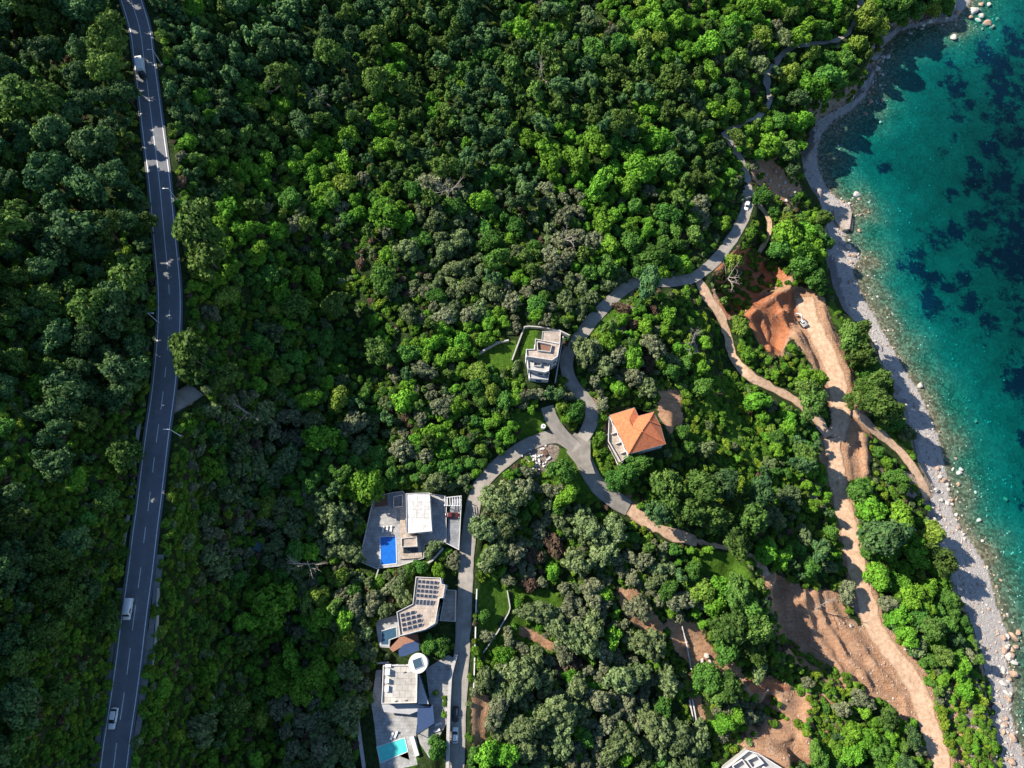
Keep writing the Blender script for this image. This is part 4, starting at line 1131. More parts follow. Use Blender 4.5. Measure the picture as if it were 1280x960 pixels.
bm = bmesh.new(); r_ = random.Random(12)
def limb(p, d, L_, r0, lev):
    q = p + d * L_; s_ = d.orthogonal().normalized(); t2 = d.cross(s_)
    A1 = [bm.verts.new(p + (s_ * math.cos(k * 1.257) + t2 * math.sin(k * 1.257)) * r0) for k in range(5)]
    B1 = [bm.verts.new(q + (s_ * math.cos(k * 1.257) + t2 * math.sin(k * 1.257)) * r0 * .55) for k in range(5)]
    for k in range(5): bm.faces.new((A1[k], A1[(k + 1) % 5], B1[(k + 1) % 5], B1[k]))
    if lev < 3:
        for k in range(3 if lev else 5):
            limb(p + d * L_ * r_.uniform(.45, 1), (d + Vector((r_.gauss(0, .7), r_.gauss(0, .7), r_.gauss(0, .3)))).normalized(), L_ * .6, r0 * .5, lev + 1)
limb(Vector((0, 0, -.2)), Vector((.05, 0, 1)).normalized(), 6.5, .24, 0)
me = bpy.data.meshes.new('dead_tree'); bm.to_mesh(me); bm.free(); me.materials.append(MAT['dead_wood'])
DT = [(346, 104), (394, 132), (682, 96), (560, 236), (705, 300), (868, 432), (388, 700), (905, 350), (1030, 760), (312, 512)]
X, Y, Z = hit(np.array([float(a) for a, b in DT]), np.array([float(b) for a, b in DT]), 6.0)
DL = locate([(i, a, b, 'bare pale dead tree') for i, (a, b) in enumerate(DT)])
for i in range(len(DT)):
    o = bpy.data.objects.new('dead_tree', me); C.objects.link(o); o.location = (X[i], Y[i], Z[i]); o.rotation_euler = (.1, .12, i * 1.9); k_ = .9 + .1 * (i % 4); o.scale = (k_, k_, k_ * 1.15)
    tag(o, DL[i], 'tree', 'dead trees')
# ------------------------------------------------------------------ built things
def W3(poly, z):
    return [tuple(float(c) for c in at(a, b, z)) for a, b in poly]
def ccw(p):
    s = sum(p[i][0] * p[(i + 1) % len(p)][1] - p[(i + 1) % len(p)][0] * p[i][1] for i in range(len(p)))
    return p if s > 0 else p[::-1]
def prism(name, xy, z0, z1, mat, parent=None, top=None):
    """upright prism over a world polygon; top = other polygon for a tapering one"""
    xy = ccw(xy) if top is None else xy
    O = parent.location if parent is not None else Vector((0, 0, 0))
    if parent is not None and parent.parent is not None: O = O + parent.parent.location
    bm = bmesh.new(); n = len(xy)
    lo = [bm.verts.new((p[0] - O.x, p[1] - O.y, z0 - O.z)) for p in xy]
    hi = [bm.verts.new((p[0] - O.x, p[1] - O.y, z1 - O.z)) for p in (top or xy)]
    for i in range(n): bm.faces.new((lo[i], lo[(i + 1) % n], hi[(i + 1) % n], hi[i]))
    f1 = bm.faces.new(hi); f2 = bm.faces.new(lo[::-1])
    bmesh.ops.triangulate(bm, faces=[f1, f2])
    bmesh.ops.recalc_face_normals(bm, faces=bm.faces)
    me = bpy.data.meshes.new(name); bm.to_mesh(me); bm.free(); me.materials.append(MAT[mat])
    o = bpy.data.objects.new(name, me); C.objects.link(o)
    if parent is not None: o.parent = parent
    return o
def offset(xy, d):
    """inset (d > 0) of a ccw polygon"""
    xy = ccw(xy); n = len(xy); out = []
    for i in range(n):
        a, b, c = Vector(xy[i - 1]), Vector(xy[i]), Vector(xy[(i + 1) % n])
        e1 = (b - a).normalized(); e2 = (c - b).normalized()
        n1 = Vector((-e1.y, e1.x)); n2 = Vector((-e2.y, e2.x)); m = (n1 + n2)
        k = 2 / max(.35, m.length_squared) if m.length > 1e-4 else 1
        out.append(tuple(b + m * .5 * k * d * 1.0))
    return out
def ring(name, xy, wdt, z0, z1, mat, parent):
    """a closed upstand along a polygon's edge (parapet, kerb, pool rim)"""
    xy = ccw(xy); inn = offset(xy, wdt); O = parent.location if parent is not None else Vector((0, 0, 0))
    bm = bmesh.new(); n = len(xy)
    v = [[bm.verts.new((p[0] - O.x, p[1] - O.y, z - O.z)) for p in q] for q, z in ((xy, z0), (xy, z1), (inn, z1), (inn, z0))]
    for i in range(n):
        j = (i + 1) % n
        for k in range(4): bm.faces.new((v[k][i], v[k][j], v[(k + 1) % 4][j], v[(k + 1) % 4][i]))
    bmesh.ops.recalc_face_normals(bm, faces=bm.faces)
    me = bpy.data.meshes.new(name); bm.to_mesh(me); bm.free(); me.materials.append(MAT[mat])
    o = bpy.data.objects.new(name, me); C.objects.link(o)
    if parent is not None: o.parent = parent
    return o
def boxes(name, items, mat, parent=None):
    """items: (centre, size, turn) in the parent's frame, joined as one mesh (one part)"""
    bm = bmesh.new()
    for c, s, rz in items:
        M = Matrix.Translation(c) @ Matrix.Rotation(rz, 4, 'Z') @ Matrix.Diagonal((s[0], s[1], s[2], 1))
        bmesh.ops.create_cube(bm, size=1, matrix=M)
    me = bpy.data.meshes.new(name); bm.to_mesh(me); bm.free(); me.materials.append(MAT[mat])
    o = bpy.data.objects.new(name, me); C.objects.link(o)
    if parent is not None: o.parent = parent
    return o
def windows(par, xy, z0, edges, w_=1.5, h_=1.4, n_=2, name='window', base=None):
    """window frames with panes set in the walls of a polygon"""
    xy = ccw(xy); O = par.location
    for e in edges:
        a, b = Vector(xy[e % len(xy)]), Vector(xy[(e + 1) % len(xy)]); d = (b - a); L_ = d.length; d.normalize(); nn = Vector((d.y, -d.x)); an = math.atan2(d.y, d.x)
        k = max(1, min(n_, int(L_ / (w_ * 1.5))))
        for q in range(k):
            c = a + d * (L_ * (q + .5) / k)
            z = z0 + h_ / 2
            cc = Vector((c.x - O.x, c.y - O.y, z - O.z)); N3 = Vector((nn.x, nn.y, 0)); D3 = Vector((d.x, d.y, 0))
            fr_ = boxes('window', [(cc + N3 * .05 + D3 * (w_ / 2), (.1, .14, h_ + .1), an), (cc + N3 * .05 - D3 * (w_ / 2), (.1, .14, h_ + .1), an),
                                   (cc + N3 * .05 + Vector((0, 0, h_ / 2)), (w_, .13, .1), an), (cc + N3 * .05 - Vector((0, 0, h_ / 2)), (w_, .2, .1), an)], 'metal_white', par)
            boxes('pane', [(cc + N3 * .03, (w_ - .1, .04, h_ - .1), an)], 'glass_dark', fr_)
def centre(xy): return (sum(p[0] for p in xy) / len(xy), sum(p[1] for p in xy) / len(xy))
def house(name, poly, z, label, cat):
    c = centre(W3(poly, z)); return thing(name, (c[0], c[1], z), label, cat)

# ---- villa with the blue pool
z = 54.0
v1 = house('villa', [(507, 617), (540, 664)], z, 'villa with a flat white roof and a rectangular blue pool on its terrace', 'house')
ter = [(467,621),(490,616),(504,614),(507,618),(537,617),(557,620),(556,678),(531,681),(530,698),(499,708),(470,711),(449,702)]
tw = W3(ter, z)
prism('terrace', tw, z - 3.2, z, 'terrace_stone', v1)
ring('terrace_wall', tw, .28, z + .002, z + .55, 'white_render', v1)
rf = W3([(507.5,617),(537,616),(540,664),(508.5,667)], z + 4.2)
prism('wall', offset(rf, .25), z, z + 3.95, 'white_render', v1); windows(v1, offset(rf, .25), z + .5, [0, 1, 2, 3], 2.2, 2.2, 2)
r_ = prism('roof', rf, z + 3.95, z + 4.2, 'roof_pale', v1); o = ring('parapet', rf, .25, z + 4.2, z + 4.5, 'white_render', v1)
prism('annexe', W3([(500,650),(507,650),(508,667),(524,669),(528,697),(500,699)], z + .6), z, z + .6, 'concrete_warm', v1)
lw = W3([(502,673),(521,671),(522,683),(502,684)], z + 3.0)
prism('wall', lw, z + .6, z + 2.8, 'white_render', v1); prism('roof', lw, z + 2.8, z + 3.0, 'concrete_warm', v1); ring('parapet', lw, .25, z + 3.0, z + 3.5, 'white_render', v1)
prism('skylight', W3([(504,685),(512,685),(512,691),(504,691)], z + .9), z + .6, z + .9, 'glass_dark', v1); prism('skylight', W3([(513.5,685),(522,684.5),(522,690),(513.5,691)], z + .9), z + .6, z + .9, 'glass_dark', v1)
pl_ = W3([(475.5,671.5),(494.5,670.5),(495.5,704),(476,706)], z)
prism('pool_water', offset(pl_, .02), z + .004, z + .03, 'pool_blue', v1); ring('pool_rim', offset(pl_, -.45), .45, z + .006, z + .12, 'white_render', v1)
prism('deck', W3([(470,621),(484,618),(485,632),(468,634)], z), z + .003, z + .09, 'deck_brown', v1)
prism('light_well', W3([(492.5,622),(501.5,620),(502,632),(492.5,633)], z), z + .003, z + .05, 'terrace_dark', v1); ring('light_well_wall', W3([(491.5,620),(503,618.5),(503,633),(491.5,634)], z + 1), .25, z + .01, z + 1.0, 'white_render', v1)
prism('stair', W3([(496,636),(500,636),(500,655),(496,655)], z), z + .003, z + .07, 'terrace_dark', v1)
yd = [(558,622),(577,620),(577,632),(574,688),(557,679)]
yw = W3(yd, z)
prism('parking_yard', yw, z - 3, z - .15, 'terrace_dark', v1); ring('yard_wall', yw, .35, z - .148, z + .8, 'white_render', v1)
pg = []
for k in range(7):
    a, b = W3([(556 + k * 3.1, 621.5), (556.5 + k * 3.1, 632)], z + 2.6); c = Vector(((a[0] + b[0]) / 2 - v1.location.x, (a[1] + b[1]) / 2 - v1.location.y, 2.6)); d = Vector(b) - Vector(a)
    pg.append((c, (.18, d.length, .18), math.atan2(d.y, d.x) + math.pi / 2))
a, b = W3([(555, 632), (577, 632)], z + 2.5); d = Vector(b) - Vector(a); pg.append((Vector(((a[0] + b[0]) / 2 - v1.location.x, (a[1] + b[1]) / 2 - v1.location.y, 2.45)), (d.length, .2, .2), math.atan2(d.y, d.x)))
for pt in ((556, 632), (576, 632), (556, 622), (575, 622)):
    a = W3([pt], z + 1)[0]; pg.append((Vector((a[0] - v1.location.x, a[1] - v1.location.y, 1.2)), (.2, .2, 2.4), 0))
boxes('carport', pg, 'metal_white', v1)
boxes('air_conditioner', [(Vector((*(Vector(W3([(545, 627)], z + .4)[0]) - v1.location.xy), .4)), (1.2, .6, .8), .1)], 'metal_grey', v1)

# ---- house with solar panels
z = 52.6
v2 = house('modern_house', [(497, 720), (555, 795)], z, 'house whose flat roof carries two arrays of tilted solar panels', 'house')
rp_ = W3([(520,721),(551,722.5),(552,730),(556.5,731),(554,747),(549.5,748),(544,779),(532,786.5),(500,795),(496,765),(516,755)], z + 6.6)
prism('wall', rp_, z - 1, z + 6.3, 'white_render', v2); windows(v2, rp_, z + 1, range(11), 1.7, 1.9, 2); windows(v2, rp_, z + 4, range(11), 1.4, 1.3, 3)
ins_ = offset(rp_, .3)
prism('roof', ins_, z + 6.2, z + 6.45, 'concrete_warm', v2); ring('parapet', rp_, .3, z + 6.3, z + 7.0, 'white_render', v2)
def panels(p0, p1, p2, nu, nv, zz, skip=()):
    A0, A1, A2 = [Vector(q) for q in W3([p0, p1, p2], zz)]
    U, Vv = (A1 - A0) / nu, (A2 - A0) / nv
    for i in range(nu):
        for j in range(nv):
            if (i, j) in skip: continue
            c = A0 + U * (i + .5) + Vv * (j + .5)
            u_ = U * .44; v_ = Vv * .40
            O = v2.location
            V = []
            for s1, s2, h_ in ((-1, 1, .05), (1, 1, .05), (1, -1, .5), (-1, -1, .5)):
                p = c + u_ * s1 + v_ * s2; V.append((p.x - O.x, p.y - O.y, zz - O.z + h_))
            V += [(a, b, d - .07) for a, b, d in V]
            V = V
            fr_ = add_mesh('solar_panel', V, [(0, 1, 2, 3), (7, 6, 5, 4), (0, 4, 5, 1), (1, 5, 6, 2), (2, 6, 7, 3), (3, 7, 4, 0)], 'metal_white', v2)
            cc = Vector((c.x - O.x, c.y - O.y, 0))
            add_mesh('cells', [tuple(cc * .1 + Vector(q) * .9 + Vector((0, 0, 0)))[:2] + (q[2] + (.29 + zz - O.z - q[2]) * .1 + .012,) for q in V[:4]], [(0, 1, 2, 3)], 'panel_cell', fr_)
panels((522.5,724), (548,726), (519.5,747), 5, 4, z + 6.5); panels((520.5,748), (543,749.5), (519,757), 5, 1, z + 6.5)
panels((500,767), (525.5,760.5), (503.5,790.5), 4, 4, z + 6.5, {(3, 0)})
tr_ = W3([(469,776),(499,768),(500,796),(488,800),(487,810),(474,809)], z)
prism('terrace', tr_, z - 3, z + .0, 'terrace_stone', v2)
pl2 = W3([(477,789),(495,784),(496,796),(486,799.5),(486,806),(476.5,806)], z)
prism('pool_water', pl2, z + .004, z + .03, 'pool_dim', v2); ring('pool_rim', offset(pl2, -.35), .35, z + .006, z + .13, 'white_render', v2)
prism('terrace', W3([(488,801),(500,796.5),(522,792),(524,801),(503,808),(491,815),(487,811)], z), z - 3, z - .02, 'terracotta_floor', v2)
cv_ = W3([(498,813),(504,806),(523,800),(524,813),(506,820),(499,821)], z + 2.2)
prism('awning', cv_, z + 2.1, z + 2.2, 'canvas_blue', v2)
for pt in ((500, 819), (523, 812)):
    a = W3([pt], z + 1)[0]; boxes('post', [(Vector((a[0] - v2.location.x, a[1] - v2.location.y, .6)), (.15, .15, 3.0), 0)], 'metal_grey', v2)
et = W3([(557,737),(570,738),(569,777),(550,776)], z + 1.2)
prism('terrace', et, z - 2, z + 1.2, 'concrete_warm', v2); ring('terrace_wall', et, .25, z + 1.202, z + 2.1, 'white_render', v2)

# ---- villa with the round turret
z = 51.0
v3 = house('villa', [(479, 831), (521, 878)], z, 'villa with a square pale gravel roof, a round turret and a turquoise pool', 'house')
up = W3([(479,831.5),(522,831),(521,878.5),(477,879.5)], z + 5.5)
prism('wall', offset(up, .3), z, z + 5.2, 'white_render', v3); windows(v3, offset(up, .3), z + .5, range(4), 2.4, 2.2, 3); windows(v3, offset(up, .3), z + 3.4, range(4), 1.6, 1.3, 3)
prism('roof', offset(up, .3), z + 5.1, z + 5.35, 'roof_gravel', v3); ring('parapet', up, .35, z + 5.2, z + 5.8, 'white_render', v3)
ut = Vector(W3([(484.5, 846)], z + 5.6)[0]) - v3.location.xy
boxes('roof_unit', [(Vector((ut.x, ut.y + 1.3, 6.0)), (1.3, 1.6, 1.3), 0), (Vector((ut.x, ut.y - 1.0, 5.9)), (1.1, 1.1, 1.1), 0), (Vector((ut.x, ut.y - 3.0, 5.8)), (1.1, 1.5, .9), 0), (Vector((ut.x, ut.y + 2.9, 5.7)), (1.6, .8, .7), 0)], 'metal_white', v3)
boxes('roof_vent', [(Vector((ut.x + dx, ut.y + dy, 5.6)), (.8, .16, .22), .35) for dx, dy in ((4.6, 1.2), (2.6, -6.2), (5.4, -6.0))], 'metal_grey', v3)
tc_ = W3([(522.5, 829)], z + 6.8)[0]
def disc(c, r, n=28): return [(c[0] + r * math.cos(k * 6.2832 / n), c[1] + r * math.sin(k * 6.2832 / n)) for k in range(n)]
prism('turret', disc(tc_, 2.35), z, z + 6.6, 'white_render', v3); o = prism('turret_roof', disc(tc_, 2.7), z + 6.6, z + 6.9, 'white_render', v3)
a = math.radians(-25); sq = [(tc_[0] + 1.75 * math.cos(a + k * math.pi / 2), tc_[1] + 1.75 * math.sin(a + k * math.pi / 2)) for k in range(4)]
prism('skylight', sq, z + 6.9, z + 7.05, 'glass_blue', v3); ring('skylight_frame', offset(sq, -.15), .15, z + 6.9, z + 7.12, 'metal_white', v3)
wedge = W3([(524,843),(536,880),(522,880.5)], z + 3.4)
prism('side_wing', wedge, z, z + 3.2, 'glass_blue', v3); prism('wing_roof', wedge, z + 3.2, z + 3.4, 'grey_render', v3)
lt = W3([(470,838),(477,837),(476,880),(522,882),(537,882),(521,906),(520,918),(524,944),(512,950),(506,922),(471,934),(468,905),(464,880)], z)
prism('terrace', lt, z - 3.5, z, 'terrace_stone', v3)
bt = W3([(471,934.5),(506,922.5),(512,950),(520,946),(522,956),(476,966)], z)
prism('terrace', bt, z - 3.5, z - .02, 'terrace_stone', v3)
pt_ = W3([(532,836),(560,819),(567,822),(562,850),(558,905),(546,926),(537,948),(525,930),(522,919),(543,905),(541,883),(537.5,880)], z)
prism('patio', pt_, z - 3, z - .04, 'terrace_stone', v3)
cs = W3([(522,886),(541,882),(543,904),(521,918)], z + 2.6)
prism('glass_roof', cs, z + 2.5, z + 2.6, 'canvas_blue', v3)
for q in cs: boxes('post', [(Vector((q[0] - v3.location.x, q[1] - v3.location.y, 1.25)), (.14, .14, 2.5), 0)], 'metal_grey', v3)
pl3 = W3([(471.5,934),(505.5,922.5),(509.5,939),(476,953)], z)
prism('pool_water', pl3, z + .004, z + .03, 'pool_turquoise', v3); ring('pool_rim', offset(pl3, -.4), .4, z + .006, z + .13, 'white_render', v3)
st_ = W3([(512,922),(517,920),(524,944),(519,946)], z + .9); prism('stair_wall', st_, z + .002, z + .9, 'white_render', v3)
boxes('glass_balustrade', [(Vector((*(Vector(W3([(496, 884)], z)[0]) - v3.location.xy), 1.6)), (9, .08, 1.0), -.02)], 'glass_blue', v3)
ppt = W3([(477,880.5),(520,880),(534,884),(512,893),(480,890)], z + 2.4); prism('canopy', ppt, z + 2.3, z + 2.4, 'grey_render', v3)

# sun loungers under the open sky beside it
for k, (a, b) in enumerate([(535,889),(537.5,896),(539.5,904)]):
    q = W3([(a, b)], z + 2.6)[0]
L0 = None
for k, (a, b, lab) in enumerate([(548,905,'pale sun lounger on the patio beside the glass canopy, uppermost of two'), (546,913,'pale sun lounger on the patio beside the glass canopy, lower of two')]):
    q = W3([(a, b)], z)[0]
    if L0 is None:
        t_ = thing('sun_lounger', (q[0], q[1], z), lab, 'lounger', 'sun loungers on the turret villa patio', .3); L0 = t_
        boxes('frame', [(Vector((0, 0, .25)), (1.9, .65, .06), 0)], 'metal_white', t_); boxes('leg', [(Vector((x_, y_, .12)), (.06, .06, .24), 0) for x_ in (-.8, .8) for y_ in (-.28, .28)], 'metal_white', t_)
        boxes('mattress', [(Vector((-.25, 0, .33)), (1.3, .6, .09), 0)], 'fabric_pale', t_); boxes('backrest', [(Vector((.72, 0, .48)), (.55, .6, .3), 0)], 'fabric_pale', t_)
    else:
        t_ = L0.copy(); C.objects.link(t_); t_.location = (q[0], q[1], z); t_['label'] = lab
        for ch in list(L0.children):
            c_ = ch.copy(); C.objects.link(c_); c_.parent = t_
for k, (a, b, zz, rz_, lab) in enumerate([(479,662,54.0,1.5,'pale sun lounger above the blue pool, the inland one of three'), (484,661.5,54.0,1.5,'pale sun lounger above the blue pool, the middle one of three'), (489,661,54.0,1.5,'pale sun lounger above the blue pool, the seaward one of three'),
        (490,920,51.0,1.2,'pale sun lounger above the turquoise pool, inland one of a pair'), (495,918,51.0,1.2,'pale sun lounger above the turquoise pool, seaward one of a pair')]):
    q = W3([(a, b)], zz)[0]; t_ = L0.copy(); C.objects.link(t_); t_.location = (q[0], q[1], zz); t_.rotation_euler = (0, 0, rz_); t_['label'] = lab; t_['group'] = 'sun loungers by the pools'
    for ch in list(L0.children):
        c_ = ch.copy(); C.objects.link(c_); c_.parent = t_
# round clipped bushes in pots on the patio
for k, (a, b, lab) in enumerate([(545,866,'round clipped bush in a pot on the open patio, the uppermost'), (556,872,'round clipped bush in a pot against the patio wall, upper one'), (555,893,'round clipped bush in a pot against the patio wall, middle one'), (556,880,'small round bush in a pot between two others by the patio wall')]):
    q = W3([(a, b)], z + .8)[0]; t_ = thing('potted_bush', (q[0], q[1], z - .04), lab, 'potted plant', 'potted bushes on the patio')
    o = prism('pot', disc(q, .38, 12), z - .04, z + .5, 'concrete', t_)
    o = bpy.data.objects.new('bush', CROWN['s', 0][k % 5]); C.objects.link(o); o.parent = t_; o.location = (0, 0, .5); o.scale = (.85, .85, .9)

# ---- grey stepped house
z = 57.0
v4 = house('stepped_house', [(657, 424), (701, 474)], z, 'grey concrete house stepping down in flat terraces beside the curved lane', 'house')
a1 = W3([(678,414.5),(701,414),(700,429),(677,427)], z + 5.6); prism('wall', a1, z, z + 5.4, 'concrete', v4); prism('roof', a1, z + 5.4, z + 5.6, 'concrete_warm', v4); ring('parapet', a1, .25, z + 5.6, z + 5.9, 'white_render', v4)
b1 = W3([(669,424),(692,428.5),(700,430),(697,446),(690,451),(658,446),(657.5,437),(668,437)], z + 8.2)
prism('wall', b1, z, z + 8.0, 'grey_render', v4); windows(v4, b1, z + 1, range(8), 1.6, 1.7, 2); windows(v4, b1, z + 4.5, range(8), 1.6, 1.7, 2)
prism('roof', offset(b1, .2), z + 8.0, z + 8.15, 'concrete_warm', v4); ring('parapet', b1, .35, z + 8.0, z + 8.7, 'white_render', v4)
b2 = W3([(671,428),(690,431.5),(688,441),(672,439)], z + 8.3); prism('roof_terrace', b2, z + 8.15, z + 8.2, 'deck_brown', v4); ring('parapet', b2, .25, z + 8.2, z + 9.1, 'white_render', v4)
c1 = W3([(659,447),(688,452),(686,464),(681,466),(660,462)], z + 5.4); prism('wall', c1, z, z + 5.2, 'grey_render', v4); windows(v4, c1, z + 2.8, range(5), 1.8, 1.8, 3)
prism('roof', offset(c1, .2), z + 5.2, z + 5.3, 'concrete', v4); ring('parapet', c1, .3, z + 5.2, z + 5.9, 'white_render', v4)
c2 = W3([(667,452),(677,453.5),(676,459),(667,458)], z + 5.4); prism('stairwell', c2, z + 5.3, z + 5.35, 'terrace_dark', v4); ring('stairwell_wall', c2, .2, z + 5.35, z + 6.2, 'white_render', v4)
d1 = W3([(661,464),(686,466),(685,475),(662,473)], z + 2.6); prism('wall', d1, z, z + 2.5, 'white_render', v4); windows(v4, d1, z + .3, range(4), 2.0, 1.9, 3); prism('roof', offset(d1, .15), z + 2.5, z + 2.55, 'grey_render', v4); ring('parapet', d1, .2, z + 2.5, z + 3.0, 'white_render', v4)

# ---- orange roofed house
z = 47.2
v5 = house('orange_roofed_house', [(761, 519), (832, 567)], z, 'white house with a hipped orange clay tile roof above the lane fork', 'house')
RV = {'a': (762,519,6.0), 'b': (793,509.5,6.0), 'v': (798,520,6.0), 'c': (817,515,6.0), 'd': (825.5,532,6.0), 'f': (832,555,6.0), 'g': (785.5,567.5,6.0), 'P': (802,539,9.9), 'Q': (811,526,8.8), 'R': (786,524,8.0), 'S': (790,533.5,8.4)}
V5 = {}
for k, (a, b, h_) in RV.items():
    X, Y = at(a, b, z + h_); V5[k] = (float(X) - v5.location.x, float(Y) - v5.location.y, h_)
ks = list(V5)
FC = ['agPSRb', 'bRSv', 'vSPQc', 'cQd', 'dQPf', 'fPg']
bm = bmesh.new(); bv = {k: bm.verts.new(V5[k]) for k in ks}
for f in FC: bm.faces.new([bv[k] for k in f])
low_ = bm.faces.new([bv[k] for k in 'abvcdfg']); bmesh.ops.triangulate(bm, faces=bm.faces[:])
bmesh.ops.recalc_face_normals(bm, faces=bm.faces)
me = bpy.data.meshes.new('roof'); bm.to_mesh(me); bm.free(); me.materials.append(MAT['clay_tiles']); ro = bpy.data.objects.new('roof', me); C.objects.link(ro); ro.parent = v5
foot = [(V5[k][0] + v5.location.x, V5[k][1] + v5.location.y) for k in 'gfdcvba']
ft = offset(foot, .55); prism('wall', ft, z - .6, z + 5.85, 'white_render', v5); windows(v5, ft, z + .8, range(7), 1.4, 1.5, 3); windows(v5, ft, z + 3.7, range(7), 1.4, 1.4, 3)
ring('gutter', offset(foot, -.12), .14, z + 5.9, z + 6.06, 'metal_grey', v5)
rg = []
for p, q in ('PQ', 'PS', 'SR', 'gP', 'fP', 'cQ', 'dQ'):
    A0, B0 = Vector(V5[p]), Vector(V5[q]); n_ = max(2, int((B0 - A0).length / .45))
    for k in range(n_):
        c = A0.lerp(B0, (k + .5) / n_); rg.append((c + Vector((0, 0, .06)), (.5, .26, .2), math.atan2((B0 - A0).y, (B0 - A0).x)))
boxes('ridge_tiles', rg, 'clay_tiles', v5)
bl = W3([(761,521),(785,571),(775,578),(760,552)], z + 3.0)
prism('balcony', bl, z + 2.7, z + 3.0, 'concrete_warm', v5); ring('balcony_wall', bl, .22, z + 3.002, z + 3.95, 'white_render', v5)
b0 = W3([(760,523),(784,573),(773,583),(758,554)], z + .2); prism('terrace', b0, z - 1.5, z + .2, 'concrete_warm', v5); ring('terrace_wall', b0, .2, z + .202, z + .9, 'white_render', v5)
for pt in ((762, 535), (768, 560), (776, 575)):
    a = W3([pt], z + 1.4)[0]; boxes('pillar', [(Vector((a[0] - v5.location.x, a[1] - v5.location.y, 1.4)), (.4, .4, 2.7), .4)], 'white_render', v5)
for pt, an in (((769, 541), .35), ((775, 553), .35), ((781, 565), .35)):
    a = W3([pt], z + 3.5)[0]; boxes('dividing_wall', [(Vector((a[0] - v5.location.x, a[1] - v5.location.y, 3.5)), (3.0, .2, 1.0), an)], 'white_render', v5)

# ---- white unfinished building at the foot of the picture
z = 21.0
v6 = house('unfinished_building', [(910, 940), (975, 985)], z, 'white unfinished building with open frames among earthworks', 'building')
s1 = W3([(905,960),(934,937),(947,941),(977,960),(986,1000),(900,1000)], z + 2.8)
prism('wall', s1, z - 1, z + 2.6, 'concrete', v6); prism('floor_slab', s1, z + 2.6, z + 2.8, 'grey_render', v6)
ring('parapet', s1, .5, z + 2.8, z + 4.2, 'white_render', v6)
for q in ([(915,957),(928,949),(938,962),(922,968)], [(933,950),(946,944),(955,954),(941,961)], [(955,958),(966,962),(964,975),(950,972)]):
    w_ = W3(q, z + 4.4); ring('frame_wall', w_, .45, z + 2.802, z + 4.6, 'white_render', v6)

# ---- sheds
def shed(name, poly, h_, mat, lab):
    cx_, cy_ = np.mean([p[0] for p in poly]), np.mean([p[1] for p in poly])
    X, Y, Z = hit(np.array([cx_]), np.array([cy_]), h_); zg = float(Z[0])
    xy = W3(poly, zg + h_); c = centre(xy)
    t_ = thing(name, (c[0], c[1], zg - .1), lab, 'shed')
    prism('wall', offset(xy, .2), zg - 1.5, zg + h_ - .15, 'concrete', t_); prism('roof', xy, zg + h_ - .15, zg + h_, mat, t_)
    windows(t_, offset(xy, .2), zg + .9, range(len(poly)), .9, .8, 1)
shed('shed', [(304,674),(333,676),(332,691),(303,690)], 2.8, 'teal_sheet', 'shed with a faded teal roof among the olive trees')
shed('hut', [(625,829),(634,827),(637,833),(629,838)], 2.2, 'white_render', 'tiny white hut at the edge of the olive grove')

# ---- garden and retaining walls
def wall(name, px, thick, h_, mat, lab, cat, z=None, drop=.8):
    P = np.array(px, float)
    if z is None: X, Y, Z = hit(P[:, 0], P[:, 1], h_)
    else: X, Y = at(P[:, 0], P[:, 1], z + h_); Z = np.full(len(P), z)
    s = np.concatenate([[0], np.cumsum(np.hypot(np.diff(X), np.diff(Y)))]); t = np.linspace(0, s[-1], max(2, int(s[-1] / 1.5)))
    X, Y = np.interp(t, s, X), np.interp(t, s, Y)
    Z = height(X, Y) if z is None else np.full(len(X), z)
    if len(Z) > 5 and z is None: Z = np.convolve(np.pad(Z, 2, mode='edge'), np.ones(5) / 5, 'valid')
    T = np.stack([np.gradient(X), np.gradient(Y)], 1); T /= np.hypot(T[:, 0], T[:, 1])[:, None] + 1e-9
    Nn = np.stack([-T[:, 1], T[:, 0]], 1) * thick / 2
    O = np.array([X.mean(), Y.mean(), Z.mean()]); V, Fq = [], []
    for i in range(len(X)):
        for s1, zz in ((-1, -drop), (-1, h_), (1, h_), (1, -drop)): V.append((X[i] + Nn[i, 0] * s1 - O[0], Y[i] + Nn[i, 1] * s1 - O[1], Z[i] + zz - O[2]))
        if i:
            a = 4 * (i - 1); b = 4 * i
            for k in range(3): Fq.append((a + k, b + k, b + k + 1, a + k + 1))
    Fq += [(0, 1, 2, 3), tuple(4 * (len(X) - 1) + k for k in (3, 2, 1, 0))]
    return tag(add_mesh(name, V, Fq, mat, loc=O), lab, cat)
wall('garden_wall', [(597,443),(607,436),(620,428),(636,425)], .5, 1.2, 'concrete', 'pale garden wall on the wooded edge above the stepped house', 'wall')
wall('garden_wall', [(640,450),(645,436),(656,407),(668,408)], .4, 1.3, 'concrete', 'garden wall climbing past the inland side of the stepped house', 'wall', z=57)
wall('garden_wall', [(668,408),(680,409),(700,413),(712,419)], .4, 1.3, 'concrete', 'garden wall between the stepped house roof and the lane', 'wall', z=57)
wall('garden_wall', [(704,420),(700,442),(694,478)], .4, 1.0, 'concrete', 'dark boundary wall between the stepped house and the lane', 'wall', z=57)
wall('kerb_wall', [(596,736),(595,760),(594,800),(592,862)], .35, .6, 'white_render', 'thin white kerb wall along the lane opposite the villas', 'wall')
wall('garden_wall', [(634,738),(638,762),(622,790),(604,816)], .35, 1.0, 'concrete', 'thin angled wall around the small lawn beside the lane', 'wall')
wall('retaining_wall', [(570,818),(563,845),(561,880),(560,920),(559,964)], .9, 1.1, 'concrete', 'thick grey retaining wall between the turret villa patio and the lane', 'wall', z=51)
wall('garden_wall', [(508,719),(525,709),(541,700),(554,685)], .6, .8, 'concrete', 'curved stone wall between the two villas nearer the fork', 'wall')
